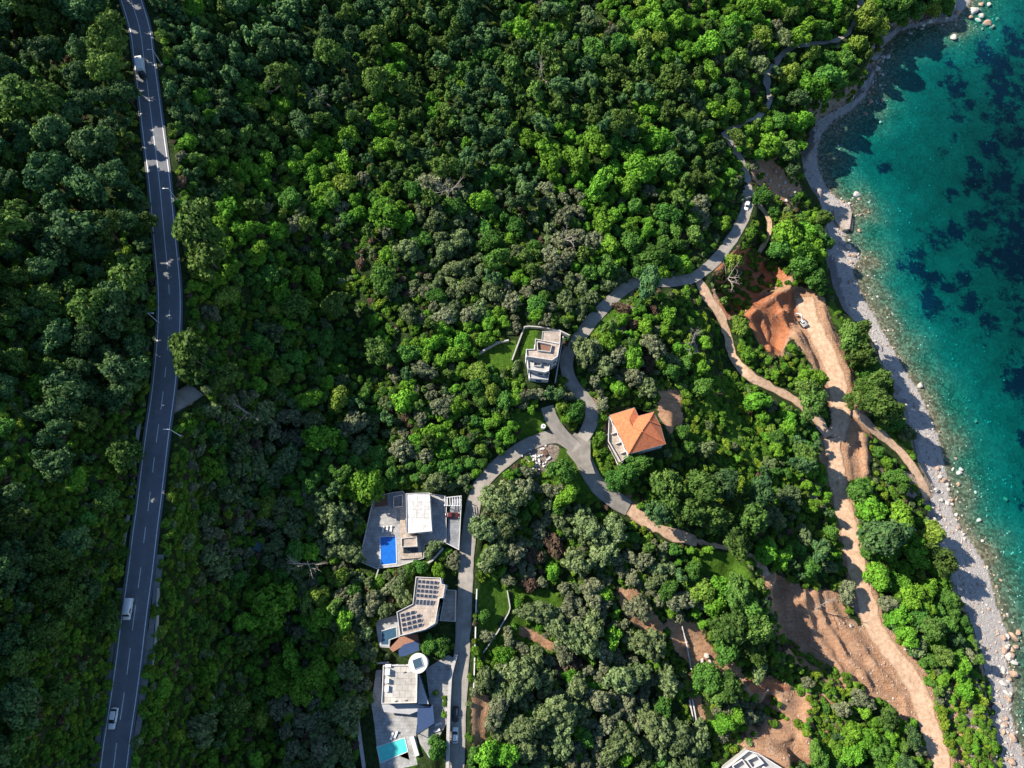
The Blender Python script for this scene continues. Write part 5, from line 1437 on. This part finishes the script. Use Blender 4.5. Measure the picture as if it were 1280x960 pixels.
wall('retaining_wall', [(440,846),(443,870),(447,905),(455,960)], .9, .8, 'concrete', 'long grey wall on the wooded inland side of the turret villa', 'wall')
wall('garden_wall', [(452,836),(462,839),(461,830),(486,828)], .5, .8, 'concrete', 'short zigzag wall above the turret villa', 'wall')
wall('garden_wall', [(474,708),(469,725),(464,745),(462,760)], .3, 1.0, 'concrete', 'thin wall running down from the blue pool terrace', 'wall')
wall('crash_barrier', [(197,735),(195,790),(188,850)], .35, .7, 'concrete', 'low pale barrier along the sea side of the highway', 'barrier')
wall('garden_wall', [(652,506),(662,500),(676,490),(690,486)], .4, .6, 'concrete', 'pale wall beside the drive of the stepped house', 'wall')

fx = thing('post_fence', tuple(float(q[0]) for q in hit(np.array([857.]), np.array([810.]))), 'white post fence beside the bare earth slope', 'fence')
fp = np.array([(852,783),(854,792),(857,803),(859,814),(861,825),(863,836)], float); X, Y, Z = hit(fp[:, 0], fp[:, 1])
Z = np.convolve(np.pad(Z, 1, mode='edge'), np.ones(3) / 3, 'valid')
for i in range(6): boxes('post', [(Vector((X[i], Y[i], Z[i] + .5)) - fx.location, (.3, .3, 1.6), 0)], 'white_render', fx)
bm = bmesh.new()
for i in range(5):
    a, b = Vector((X[i], Y[i], Z[i] + 1.0)) - fx.location, Vector((X[i + 1], Y[i + 1], Z[i + 1] + 1.0)) - fx.location; d = b - a
    for dz in (0, -.45): bmesh.ops.create_cube(bm, size=1, matrix=Matrix.Translation((a + b) / 2 + Vector((0, 0, dz))) @ d.to_track_quat('X', 'Z').to_matrix().to_4x4() @ Matrix.Diagonal((d.length, .22, .3, 1)))
me = bpy.data.meshes.new('rail'); bm.to_mesh(me); bm.free(); me.materials.append(MAT['white_render']); o = bpy.data.objects.new('rail', me); C.objects.link(o); o.parent = fx
wall('handrail', [(862,875),(867,901)], .3, .9, 'white_render', 'white rail of a hillside stair, inland one of a pair', 'handrail')
wall('handrail', [(865.5,874),(870.5,901)], .3, .9, 'white_render', 'white rail of a hillside stair, seaward one of a pair', 'handrail')

# concrete slab on the beach
sl = W3([(1042,262),(1058,260),(1065,266),(1062,286),(1054,287),(1044,276)], 1.9); q = centre(sl)
t_ = thing('jetty_slab', (q[0], q[1], .2), 'pale concrete slab of an old landing at the edge of the shaded beach', 'jetty'); prism('slab', sl, -1.2, 1.9, 'concrete_warm', t_)
prism('step', W3([(1062,286),(1064,272),(1067,273),(1065,288)], .7), -1.2, .7, 'rock_brown', t_)

# ditch beside the highway
dp = smooth_line([(186,425),(183,455),(179,500),(171,560),(165,620),(157,670),(149,716)], 5); X, Y, Z = hit(dp[:, 0], dp[:, 1])
for q in range(8): Z[1:-1] = (Z[:-2] + Z[1:-1] + Z[2:]) / 3
ds_ = np.stack([X, Y, Z], 1); strip('drainage_channel', ds_, -.45, .45, .35, 'concrete', .15, 31)

# ---- street lamps
lamp0 = None
for a, b, side, lab in ((226,545,-1,'tall grey street lamp on the sea side below the gravel lay-by'), (199,404,1,'tall grey street lamp on the inland side near the sunlit road patch'),
                        (203,82,-1,'tall grey street lamp on the sea side across from the box truck'), (223,252,-1,'tall grey street lamp on the sea side above the big roadside pines')):
    X, Y, Z = [float(q[0]) for q in hit(np.array([float(a)]), np.array([float(b)]))]
    if lamp0 is None:
        t_ = thing('street_lamp', (X, Y, Z), lab, 'street lamp', 'street lamps along the highway'); lamp0 = t_
        bm = bmesh.new(); bmesh.ops.create_cone(bm, segments=10, radius1=.10, radius2=.06, depth=6.4, matrix=Matrix.Translation((0, 0, 3.2))); me = bpy.data.meshes.new('pole'); bm.to_mesh(me); bm.free(); me.materials.append(MAT['metal_white'])
        o = bpy.data.objects.new('pole', me); C.objects.link(o); o.parent = t_
        boxes('arm', [(Vector((.6, 0, 6.4)), (1.3, .08, .08), 0)], 'metal_white', t_)
        h_ = boxes('lamp_head', [(Vector((1.35, 0, 6.4)), (.6, .26, .12), 0)], 'metal_white', t_); boxes('lens', [(Vector((1.35, 0, 6.33)), (.4, .18, .03), 0)], 'lamp_lens', h_)
        boxes('base', [(Vector((0, 0, .2)), (.5, .5, .5), 0)], 'concrete', t_)
    else:
        t_ = lamp0.copy(); C.objects.link(t_); t_.location = (X, Y, Z); t_['label'] = lab
        for ch in list(lamp0.children):
            c_ = ch.copy(); C.objects.link(c_); c_.parent = t_
            for g_ in ch.children: d_ = g_.copy(); C.objects.link(d_); d_.parent = c_
    t_.rotation_euler = (0, 0, math.pi if side < 0 else 0)

# ---- vehicles (pointing along +x)
def loft(name, st_, mat, parent, n=14, pw=3.2):
    """rounded body through stations (x, half width, z low, z high)"""
    V, Fq = [], []
    for x_, hw, z0, z1 in st_:
        for k in range(n):
            a = 2 * math.pi * (k + .5) / n; c, s = math.cos(a), math.sin(a)
            V.append((x_, hw * math.copysign(abs(c) ** (2 / pw), c), (z0 + z1) / 2 + (z1 - z0) / 2 * math.copysign(abs(s) ** (2 / pw), s)))
    m_ = len(st_)
    for i in range(m_ - 1):
        for k in range(n): Fq.append((i * n + k, (i + 1) * n + k, (i + 1) * n + (k + 1) % n, i * n + (k + 1) % n))
    Fq += [tuple(range(n - 1, -1, -1)), tuple((m_ - 1) * n + k for k in range(n))]
    bm = bmesh.new(); vs = [bm.verts.new(v) for v in V]
    for f in Fq: bm.faces.new([vs[i] for i in f])
    bmesh.ops.recalc_face_normals(bm, faces=bm.faces); me = bpy.data.meshes.new(name); bm.to_mesh(me); bm.free(); me.materials.append(MAT[mat]); me.shade_smooth()
    o = bpy.data.objects.new(name, me); C.objects.link(o); o.parent = parent; return o
def wheels(par, xs, hw, r):
    for x_ in xs:
        for s in (-1, 1):
            bm = bmesh.new(); bmesh.ops.create_cone(bm, segments=18, radius1=r, radius2=r, depth=.24, cap_ends=True, matrix=Matrix.Translation((x_, s * (hw - .1), r)) @ Matrix.Rotation(math.pi / 2, 4, 'X'))
            me = bpy.data.meshes.new('wheel'); bm.to_mesh(me); bm.free(); me.materials.append(MAT['tyre']); wv_ = bpy.data.objects.new('wheel', me); C.objects.link(wv_); wv_.parent = par
            bm = bmesh.new(); bmesh.ops.create_cone(bm, segments=14, radius1=r * .6, radius2=r * .6, depth=.26, cap_ends=True, matrix=Matrix.Translation((x_, s * (hw - .1), r)) @ Matrix.Rotation(math.pi / 2, 4, 'X'))
            me = bpy.data.meshes.new('rim'); bm.to_mesh(me); bm.free(); me.materials.append(MAT['rim']); o = bpy.data.objects.new('rim', me); C.objects.link(o); o.parent = wv_
def lights(par, xf, xr, hw, zz):
    for s in (-1, 1):
        boxes('headlight', [(Vector((xf, s * hw * .72, zz)), (.14, .36, .16), 0)], 'lamp_lens', par); boxes('tail_light', [(Vector((xr, s * hw * .78, zz + .1)), (.12, .22, .3), 0)], 'tail_lens', par)
        boxes('mirror', [(Vector((xf - 1.35, s * (hw + .08), zz + .4)), (.16, .2, .14), 0)], 'paint_dark', par)
def car(px, py, heading, paint, lab, name='parked_car', cat='car', L=4.5, zfix=None):
    X, Y, Z = [float(q[0]) for q in hit(np.array([float(px)]), np.array([float(py)]), .7)] if zfix is None else [*[float(q) for q in at(px, py, zfix + .8)], zfix]
    t_ = thing(name, (X, Y, Z), lab, cat, None, heading); k = L / 4.5
    loft('body', [(-2.25 * k, .70, .38, .80), (-2.1 * k, .84, .28, .95), (-1.2 * k, .9, .22, 1.0), (.4, .9, .22, 1.0), (1.3 * k, .88, .24, .93), (2.0 * k, .8, .28, .82), (2.25 * k, .62, .36, .68)], paint, t_)
    loft('windows', [(-1.95 * k, .62, .9, 1.0), (-1.5 * k, .70, .9, 1.36), (.1, .70, .9, 1.40), (1.05 * k, .66, .88, .98)], 'glass_dark', t_, pw=3)
    loft('roof', [(-1.55 * k, .55, 1.30, 1.40), (-1.3 * k, .63, 1.33, 1.46), (-.1, .63, 1.34, 1.47), (.22, .54, 1.32, 1.42)], paint, t_, pw=4)
    wheels(t_, (-1.35 * k, 1.4 * k), .9, .33); lights(t_, 2.14 * k, -2.2 * k, .85, .62); return t_
def road_heading(name, py, rev=False):
    P = road_w[name][0]; _x, yy = project(P[:, 0], P[:, 1], P[:, 2]); i = int(np.argmin(np.abs(yy - py))); i = min(max(i, 2), len(P) - 3); d = P[i + 2, :2] - P[i - 2, :2]
    return math.atan2(d[1], d[0]) + (math.pi if rev else 0), float(P[i, 2])
h_, zr = road_heading('highway', 898); car(141, 898, h_, 'paint_white', 'white estate car driving on the highway, the lowest vehicle there', 'car', L=4.7, zfix=zr)
h_, zr = road_heading('highway', 761)
X, Y = [float(q) for q in at(159.5, 761, zr + 1)]; t_ = thing('van', (X, Y, zr), 'white van with a dark windscreen driving on the highway', 'van', None, h_)
loft('body', [(-2.5, .85, .3, 1.85), (-2.4, .95, .25, 2.0), (0, .97, .25, 2.05), (1.2, .96, .25, 1.98), (1.75, .93, .25, 1.15), (2.45, .85, .3, 1.0), (2.6, .7, .35, .8)], 'paint_white', t_, pw=4.5)
loft('windscreen', [(1.18, .80, 1.1, 1.93), (1.45, .84, 1.1, 1.62), (1.85, .80, 1.02, 1.16)], 'glass_dark', t_, pw=4)
boxes('side_window', [(Vector((.5, s * .95, 1.5)), (1.0, .08, .45), 0) for s in (-1, 1)], 'glass_dark', t_); boxes('roof_rib', [(Vector((-1.9 + q * .7, 0, 2.04)), (.05, 1.4, .04), 0) for q in range(4)], 'paint_white', t_)
wheels(t_, (-1.5, 1.6), .95, .35); lights(t_, 2.5, -2.48, .9, .75)
h_, zr = road_heading('highway', 82); X, Y = [float(q) for q in at(175.2, 84, zr + 2)]
t_ = thing('box_truck', (X, Y, zr), 'white box truck driving on the upper highway under the trees', 'truck', None, h_)
boxes('cargo_box', [(Vector((-1.4, 0, 2.2)), (6.6, 2.4, 2.6), 0)], 'paint_white', t_); boxes('chassis', [(Vector((-.3, 0, .75)), (8.6, 1.0, .3), 0)], 'metal_grey', t_)
loft('cab', [(2.1, 1.1, .5, 2.5), (2.3, 1.15, .45, 2.65), (3.5, 1.15, .45, 2.55), (4.0, 1.1, .5, 1.7), (4.15, 1.0, .6, 1.4)], 'paint_dark', t_, pw=5); boxes('windscreen', [(Vector((3.86, 0, 2.0)), (.12, 1.9, .7), 0)], 'glass_dark', t_)  # the shade over the cab is put into its dark paint
wheels(t_, (-3.2, -2.2, 3.0), 1.15, .48); t_.scale = (.8, .82, .85); boxes('headlight', [(Vector((4.12, s * .8, .8)), (.1, .3, .2), 0) for s in (-1, 1)], 'lamp_lens', t_)
h_, zr = road_heading('lane_west', 918); car(569, 919, h_ + math.pi, 'paint_white', 'small white car parked on the lane beside the retaining wall', L=4.1)
car(569.5, 893, h_, 'paint_dark', 'dark car parked in shade on the lane, behind the small white car', L=4.3)
car(565, 644, 0.0, 'paint_red', 'dark red car parked in the walled yard of the blue pool villa', L=4.4, zfix=53.85)
h_, zr = road_heading('lane_main', 256); car(934, 257, h_, 'paint_white', 'pale car standing at the upper end of the lane', L=4.4)

# ---- excavator
X, Y, Z = [float(q[0]) for q in hit(np.array([1004.]), np.array([404.]), 1.0)]
t_ = thing('excavator', (X, Y, Z), 'excavator with its boom reaching up the ochre earth slope', 'excavator', None, math.radians(118))
for s in (-1, 1): loft('track', [(-2.1, .3, .15, .7), (-1.8, .33, .0, .85), (1.8, .33, .0, .85), (2.1, .3, .15, .7)], 'tyre', t_).location = (0, s * 1.15, 0)
boxes('undercarriage', [(Vector((0, 0, .6)), (1.6, 1.9, .5), 0)], 'metal_grey', t_)
loft('machine_body', [(-2.2, 1.2, 1.0, 1.9), (-1.9, 1.35, .95, 2.2), (.6, 1.35, .95, 2.1), (1.2, 1.2, 1.0, 1.8)], 'concrete', t_, pw=5)
cb = boxes('cab', [(Vector((.8, .8, 2.0)), (1.5, .9, 1.6), 0)], 'glass_dark', t_); boxes('cab_roof', [(Vector((.8, .8, 2.84)), (1.6, 1.0, .1), 0)], 'metal_white', cb)
def beam(name, p, q, w_, mat):
    p, q = Vector(p), Vector(q); d = q - p; bm = bmesh.new(); bmesh.ops.create_cube(bm, size=1, matrix=Matrix.Translation((p + q) / 2) @ d.to_track_quat('X', 'Z').to_matrix().to_4x4() @ Matrix.Diagonal((d.length + .2, w_, w_ * 1.3, 1)))
    me = bpy.data.meshes.new(name); bm.to_mesh(me); bm.free(); me.materials.append(MAT[mat]); o = bpy.data.objects.new(name, me); C.objects.link(o); o.parent = t_
beam('boom', (.9, -.1, 1.6), (3.2, -.1, 3.9), .42, 'metal_white'); beam('boom', (3.1, -.1, 3.85), (4.8, -.1, 3.2), .38, 'metal_white'); beam('stick', (4.7, -.1, 3.4), (5.9, -.1, 1.2), .3, 'metal_white')
t_.scale = (.82, .82, .82)
boxes('bucket', [(Vector((5.8, -.1, .75)), (.8, 1.1, .8), 0)], 'metal_grey', t_)

# ---- boulders and stones
ROCKM = []
for s in range(6):
    r = np.random.default_rng(500 + s); V = ICO2[0].copy()
    dirs = r.normal(size=(7, 3)); dirs /= np.linalg.norm(dirs, axis=1)[:, None]
    for d in dirs:                                    # chip flat faces off a ball
        lim_ = r.uniform(.55, .85); pr = V @ d; V = V - np.outer(np.maximum(pr - lim_, 0), d)
    V = V * (1 + .05 * r.normal(size=(len(V), 1))) * r.uniform(.75, 1.25, 3) * [1, 1, .75]
    for mt in ('rock_pale', 'rock_brown'):
        me = bpy.data.meshes.new('boulder'); me.from_pydata([tuple(v) for v in V], [], [tuple(int(q) for q in f) for f in ICO2[1]]); me.materials.append(MAT[mt]); me.update(); ROCKM.append(me)
BO = [(1218,13,8,0),(1226,20,6,0),(1213,22,5,1),(1236,6,5,0),(1233,30,8,1),(1240,34,5,1),(1228,36,4,1),(1247,24,4,1),(1192,46,6,0),(1182,22,6,0),(1161,26,7,0),(1154,30,4,0),(1196,16,6,1),(1194,24,4,1),(1125,26,3,0),(1115,30,3,0),
(1110,70,4,0),(1103,77,3,0),(1096,86,6,0),(1099,92,3,1),(1091,108,3,0),(1088,127,5,1),(1082,142,4,1),(1066,120,4,0),(1107,106,2,1),(1155,43,2,1),(1071,243,5,0),(1019,236,4,0),(1026,238,3,0),(1086,265,3,1),(1076,268,3,1),(1062,254,3,0),
(1060,309,6,0),(1067,319,5,1),(1053,304,4,0),(1074,288,3,1),(1062,300,3,0),(1150,482,6,0),(1199,591,5,0),(1198,605,4,1),(1224,650,4,0),(1257,624,4,1),(1220,527,3,1),(1195,573,2,1),(1180,600,5,1),(1175,596,4,0),(1186,612,3,0),(1170,612,4,0),
(1267,796,6,1),(1273,791,4,1),(1264,819,5,1),(1267,842,6,1),(1257,812,3,1),(1270,808,4,1),(1266,922,5,1),(1265,952,5,1),(1256,905,4,1),(1262,874,3,1),(1064,782,3,0),(1137,806,3,0),(1132,812,2,0),(884,820,4,0),(878,826,3,0),(888,827,3,0),
(970,214,3,0),(975,221,3,0),(981,228,4,0),(985,236,3,0),(979,240,3,0),(988,245,4,0),(992,252,3,0),(983,250,3,0),(973,232,3,0),(994,240,3,0),(1073,660,2,0),(1077,653,2,1),(416,388,5,0),(408,383,3,0),(840,748,2,0),(1177,625,3,0),(1166,635,3,0),
(1190,630,3,0),(1205,668,3,0),(1215,700,2,0),(960,862,2,0),(1054,610,2,0),(1047,603,3,1),(963,225,3,0),(958,218,3,0),(966,208,2,0)]
rb = random.Random(8); extra = []
for (u, v, su, sv, n_, big) in ((1100,70,9,22,34,4.5),(1088,118,8,14,22,4),(1150,30,24,6,26,4.5),(1205,20,18,8,16,5.5),(1066,300,8,22,22,4),(1182,620,9,18,30,3),(1262,820,8,30,30,5),(1040,150,14,8,12,3),(1262,920,8,30,16,4)):
    for _k in range(n_): extra.append((u + rb.gauss(0, su), v + rb.gauss(0, sv), rb.uniform(1.2, big) if rb.random() < .5 else rb.uniform(1, 2), rb.random() < .3))
shp = np.array(SHORE_PX, float)
for k in range(70):
    i = rb.randrange(2, len(shp) - 3); t = rb.random(); p = shp[i] * (1 - t) + shp[i + 1] * t
    extra.append((p[0] + rb.gauss(-2, 7), p[1] + rb.gauss(0, 4), rb.choice((1.1, 1.3, 1.6, 2.0, 2.6)), rb.random() < .5))
BO = BO + extra
bp_ = np.array([(q[0], q[1]) for q in BO], float); X, Y, Z = hit(bp_[:, 0], bp_[:, 1], .4)
words_ = [f"{'large' if q[2] >= 5 else 'small' if q[2] < 2.5 else 'medium'} {'brown' if q[3] else 'pale'} boulder {'in the water' if Z[i] < 0 else 'on the shore' if Z[i] < 3 else 'on the slope'}" for i, q in enumerate(BO)]
BL = locate([(i, q[0], q[1], words_[i]) for i, q in enumerate(BO)])
for i, (a, b, r_, br) in enumerate(BO):
    if a > 1290: continue
    rr = r_ * (HC - Z[i]) / F * .9
    o = bpy.data.objects.new('boulder', ROCKM[rb.randrange(6) * 2 + int(br)]); C.objects.link(o); o.location = (X[i], Y[i], Z[i] + rr * .2); o.rotation_euler = (rb.uniform(-.3, .3), rb.uniform(-.3, .3), rb.uniform(0, 6.28))
    o.scale = (rr * rb.uniform(.8, 1.25), rr, rr * rb.uniform(.7, 1.1)); tag(o, BL[i], 'boulder', 'boulders along the shore')
# cobbles, scattered stones and seabed stones
pts = []
n_s = 12000; a = rng.uniform(1000, 1285, n_s); b = rng.uniform(-10, 970, n_s); X, Y, Z = hit(a, b); dS, _ = seg_dist(X, Y, shore_x); lw_ = inside(X, Y, low_poly); sea_ = inside(X, Y, sea_poly)
for i in range(n_s):
    if not lw_[i] or (sea_[i] and dS[i] > 30 and rng.random() > .12): continue
    if sea_[i] and rng.random() > .3: continue
    r = rng.uniform(.12, .42) * (1.6 if rng.random() < .08 else 1); pts.append((X[i], Y[i], Z[i] + r * .2, r, r * .8, rng.uniform(0, 6.28), rng.integers(0, 12)))
scatter('shore_stones', pts, ROCKM, 'loose stones strewn over the beach and the shallows', 'stones')
pts = []
n_s = 16000; a = rng.uniform(890, 1230, n_s); b = rng.uniform(190, 970, n_s); dirt_px = [p for p in DIRT[:4] + DIRT[8:9] + DIRT[11:12] + DIRT[-2:-1] + ROCKY[:3]]
mk = np.zeros(n_s, bool)
for p in dirt_px: mk |= inside(a, b, p)
tr_free = np.ones(n_s, bool)
for k in ('track_south', 'track_pit', 'track_east'):
    P = road_w[k][0]; u_, v_ = project(P[:, 0], P[:, 1], P[:, 2]); d, _ = seg_dist(a, b, [tuple(q) for q in np.stack([u_, v_], 1)[::4]]); tr_free &= d > 11
X, Y, Z = hit(a, b)
for i in np.where(mk & tr_free)[0]:
    r = rng.uniform(.06, .26) * (1.8 if rng.random() < .05 else 1); pts.append((X[i], Y[i], Z[i] + r * .2, r, r * .8, rng.uniform(0, 6.28), rng.integers(0, 6) * 2 + (rng.random() < .85)))
scatter('rubble_stones', pts, ROCKM, 'loose stones strewn over the bare ochre earth', 'stones')

# rubble heap by the fork
pts = []
for k in range(45):
    a, b = 670 + rb.gauss(0, 6), 576 + rb.gauss(0, 8); X, Y, Z = [float(q[0]) for q in hit(np.array([a]), np.array([b]))]
    pts.append((Vector((X, Y, Z + .2)), (rb.uniform(.3, 1.1), rb.uniform(.2, .7), rb.uniform(.1, .3)), rb.uniform(0, 3)))
tag(boxes('rubble', pts, 'debris'), 'heap of pale building rubble on the grass by the lane fork', 'rubble', kind='stuff')
X, Y, Z = [float(q[0]) for q in hit(np.array([679.]), np.array([534.]))]
t_ = thing('water_tank', (X, Y, Z), 'small round white tank on the lawn edge by the drive', 'tank'); prism('tank_body', disc((X, Y), .75, 18), Z - .3, Z + 1.3, 'metal_white', t_); prism('lid', disc((X, Y), .35, 14), Z + 1.3, Z + 1.42, 'metal_grey', t_)
for a, b, lab in ((666, 583, 'tilted white sheet lying on the rubble by the fork'), (681, 566, 'dark weathered plank pallet beside the rubble heap')):
    X, Y, Z = [float(q[0]) for q in hit(np.array([float(a)]), np.array([float(b)]))]
    o = boxes('sheet' if a < 670 else 'pallet', [(Vector((0, 0, .5)), (2.2, 1.4, .08), .5)] if a < 670 else [(Vector((q * .3 - .6, 0, .35)), (.22, 1.8, .08), 0) for q in range(5)] + [(Vector((0, q, .28)), (1.5, .12, .1), 0) for q in (-.7, .7)], 'white_render' if a < 670 else 'deck_brown')
    o.location = (X, Y, Z); o.rotation_euler = (.1, .15, .4); tag(o, lab, 'sheet' if a < 670 else 'pallet')
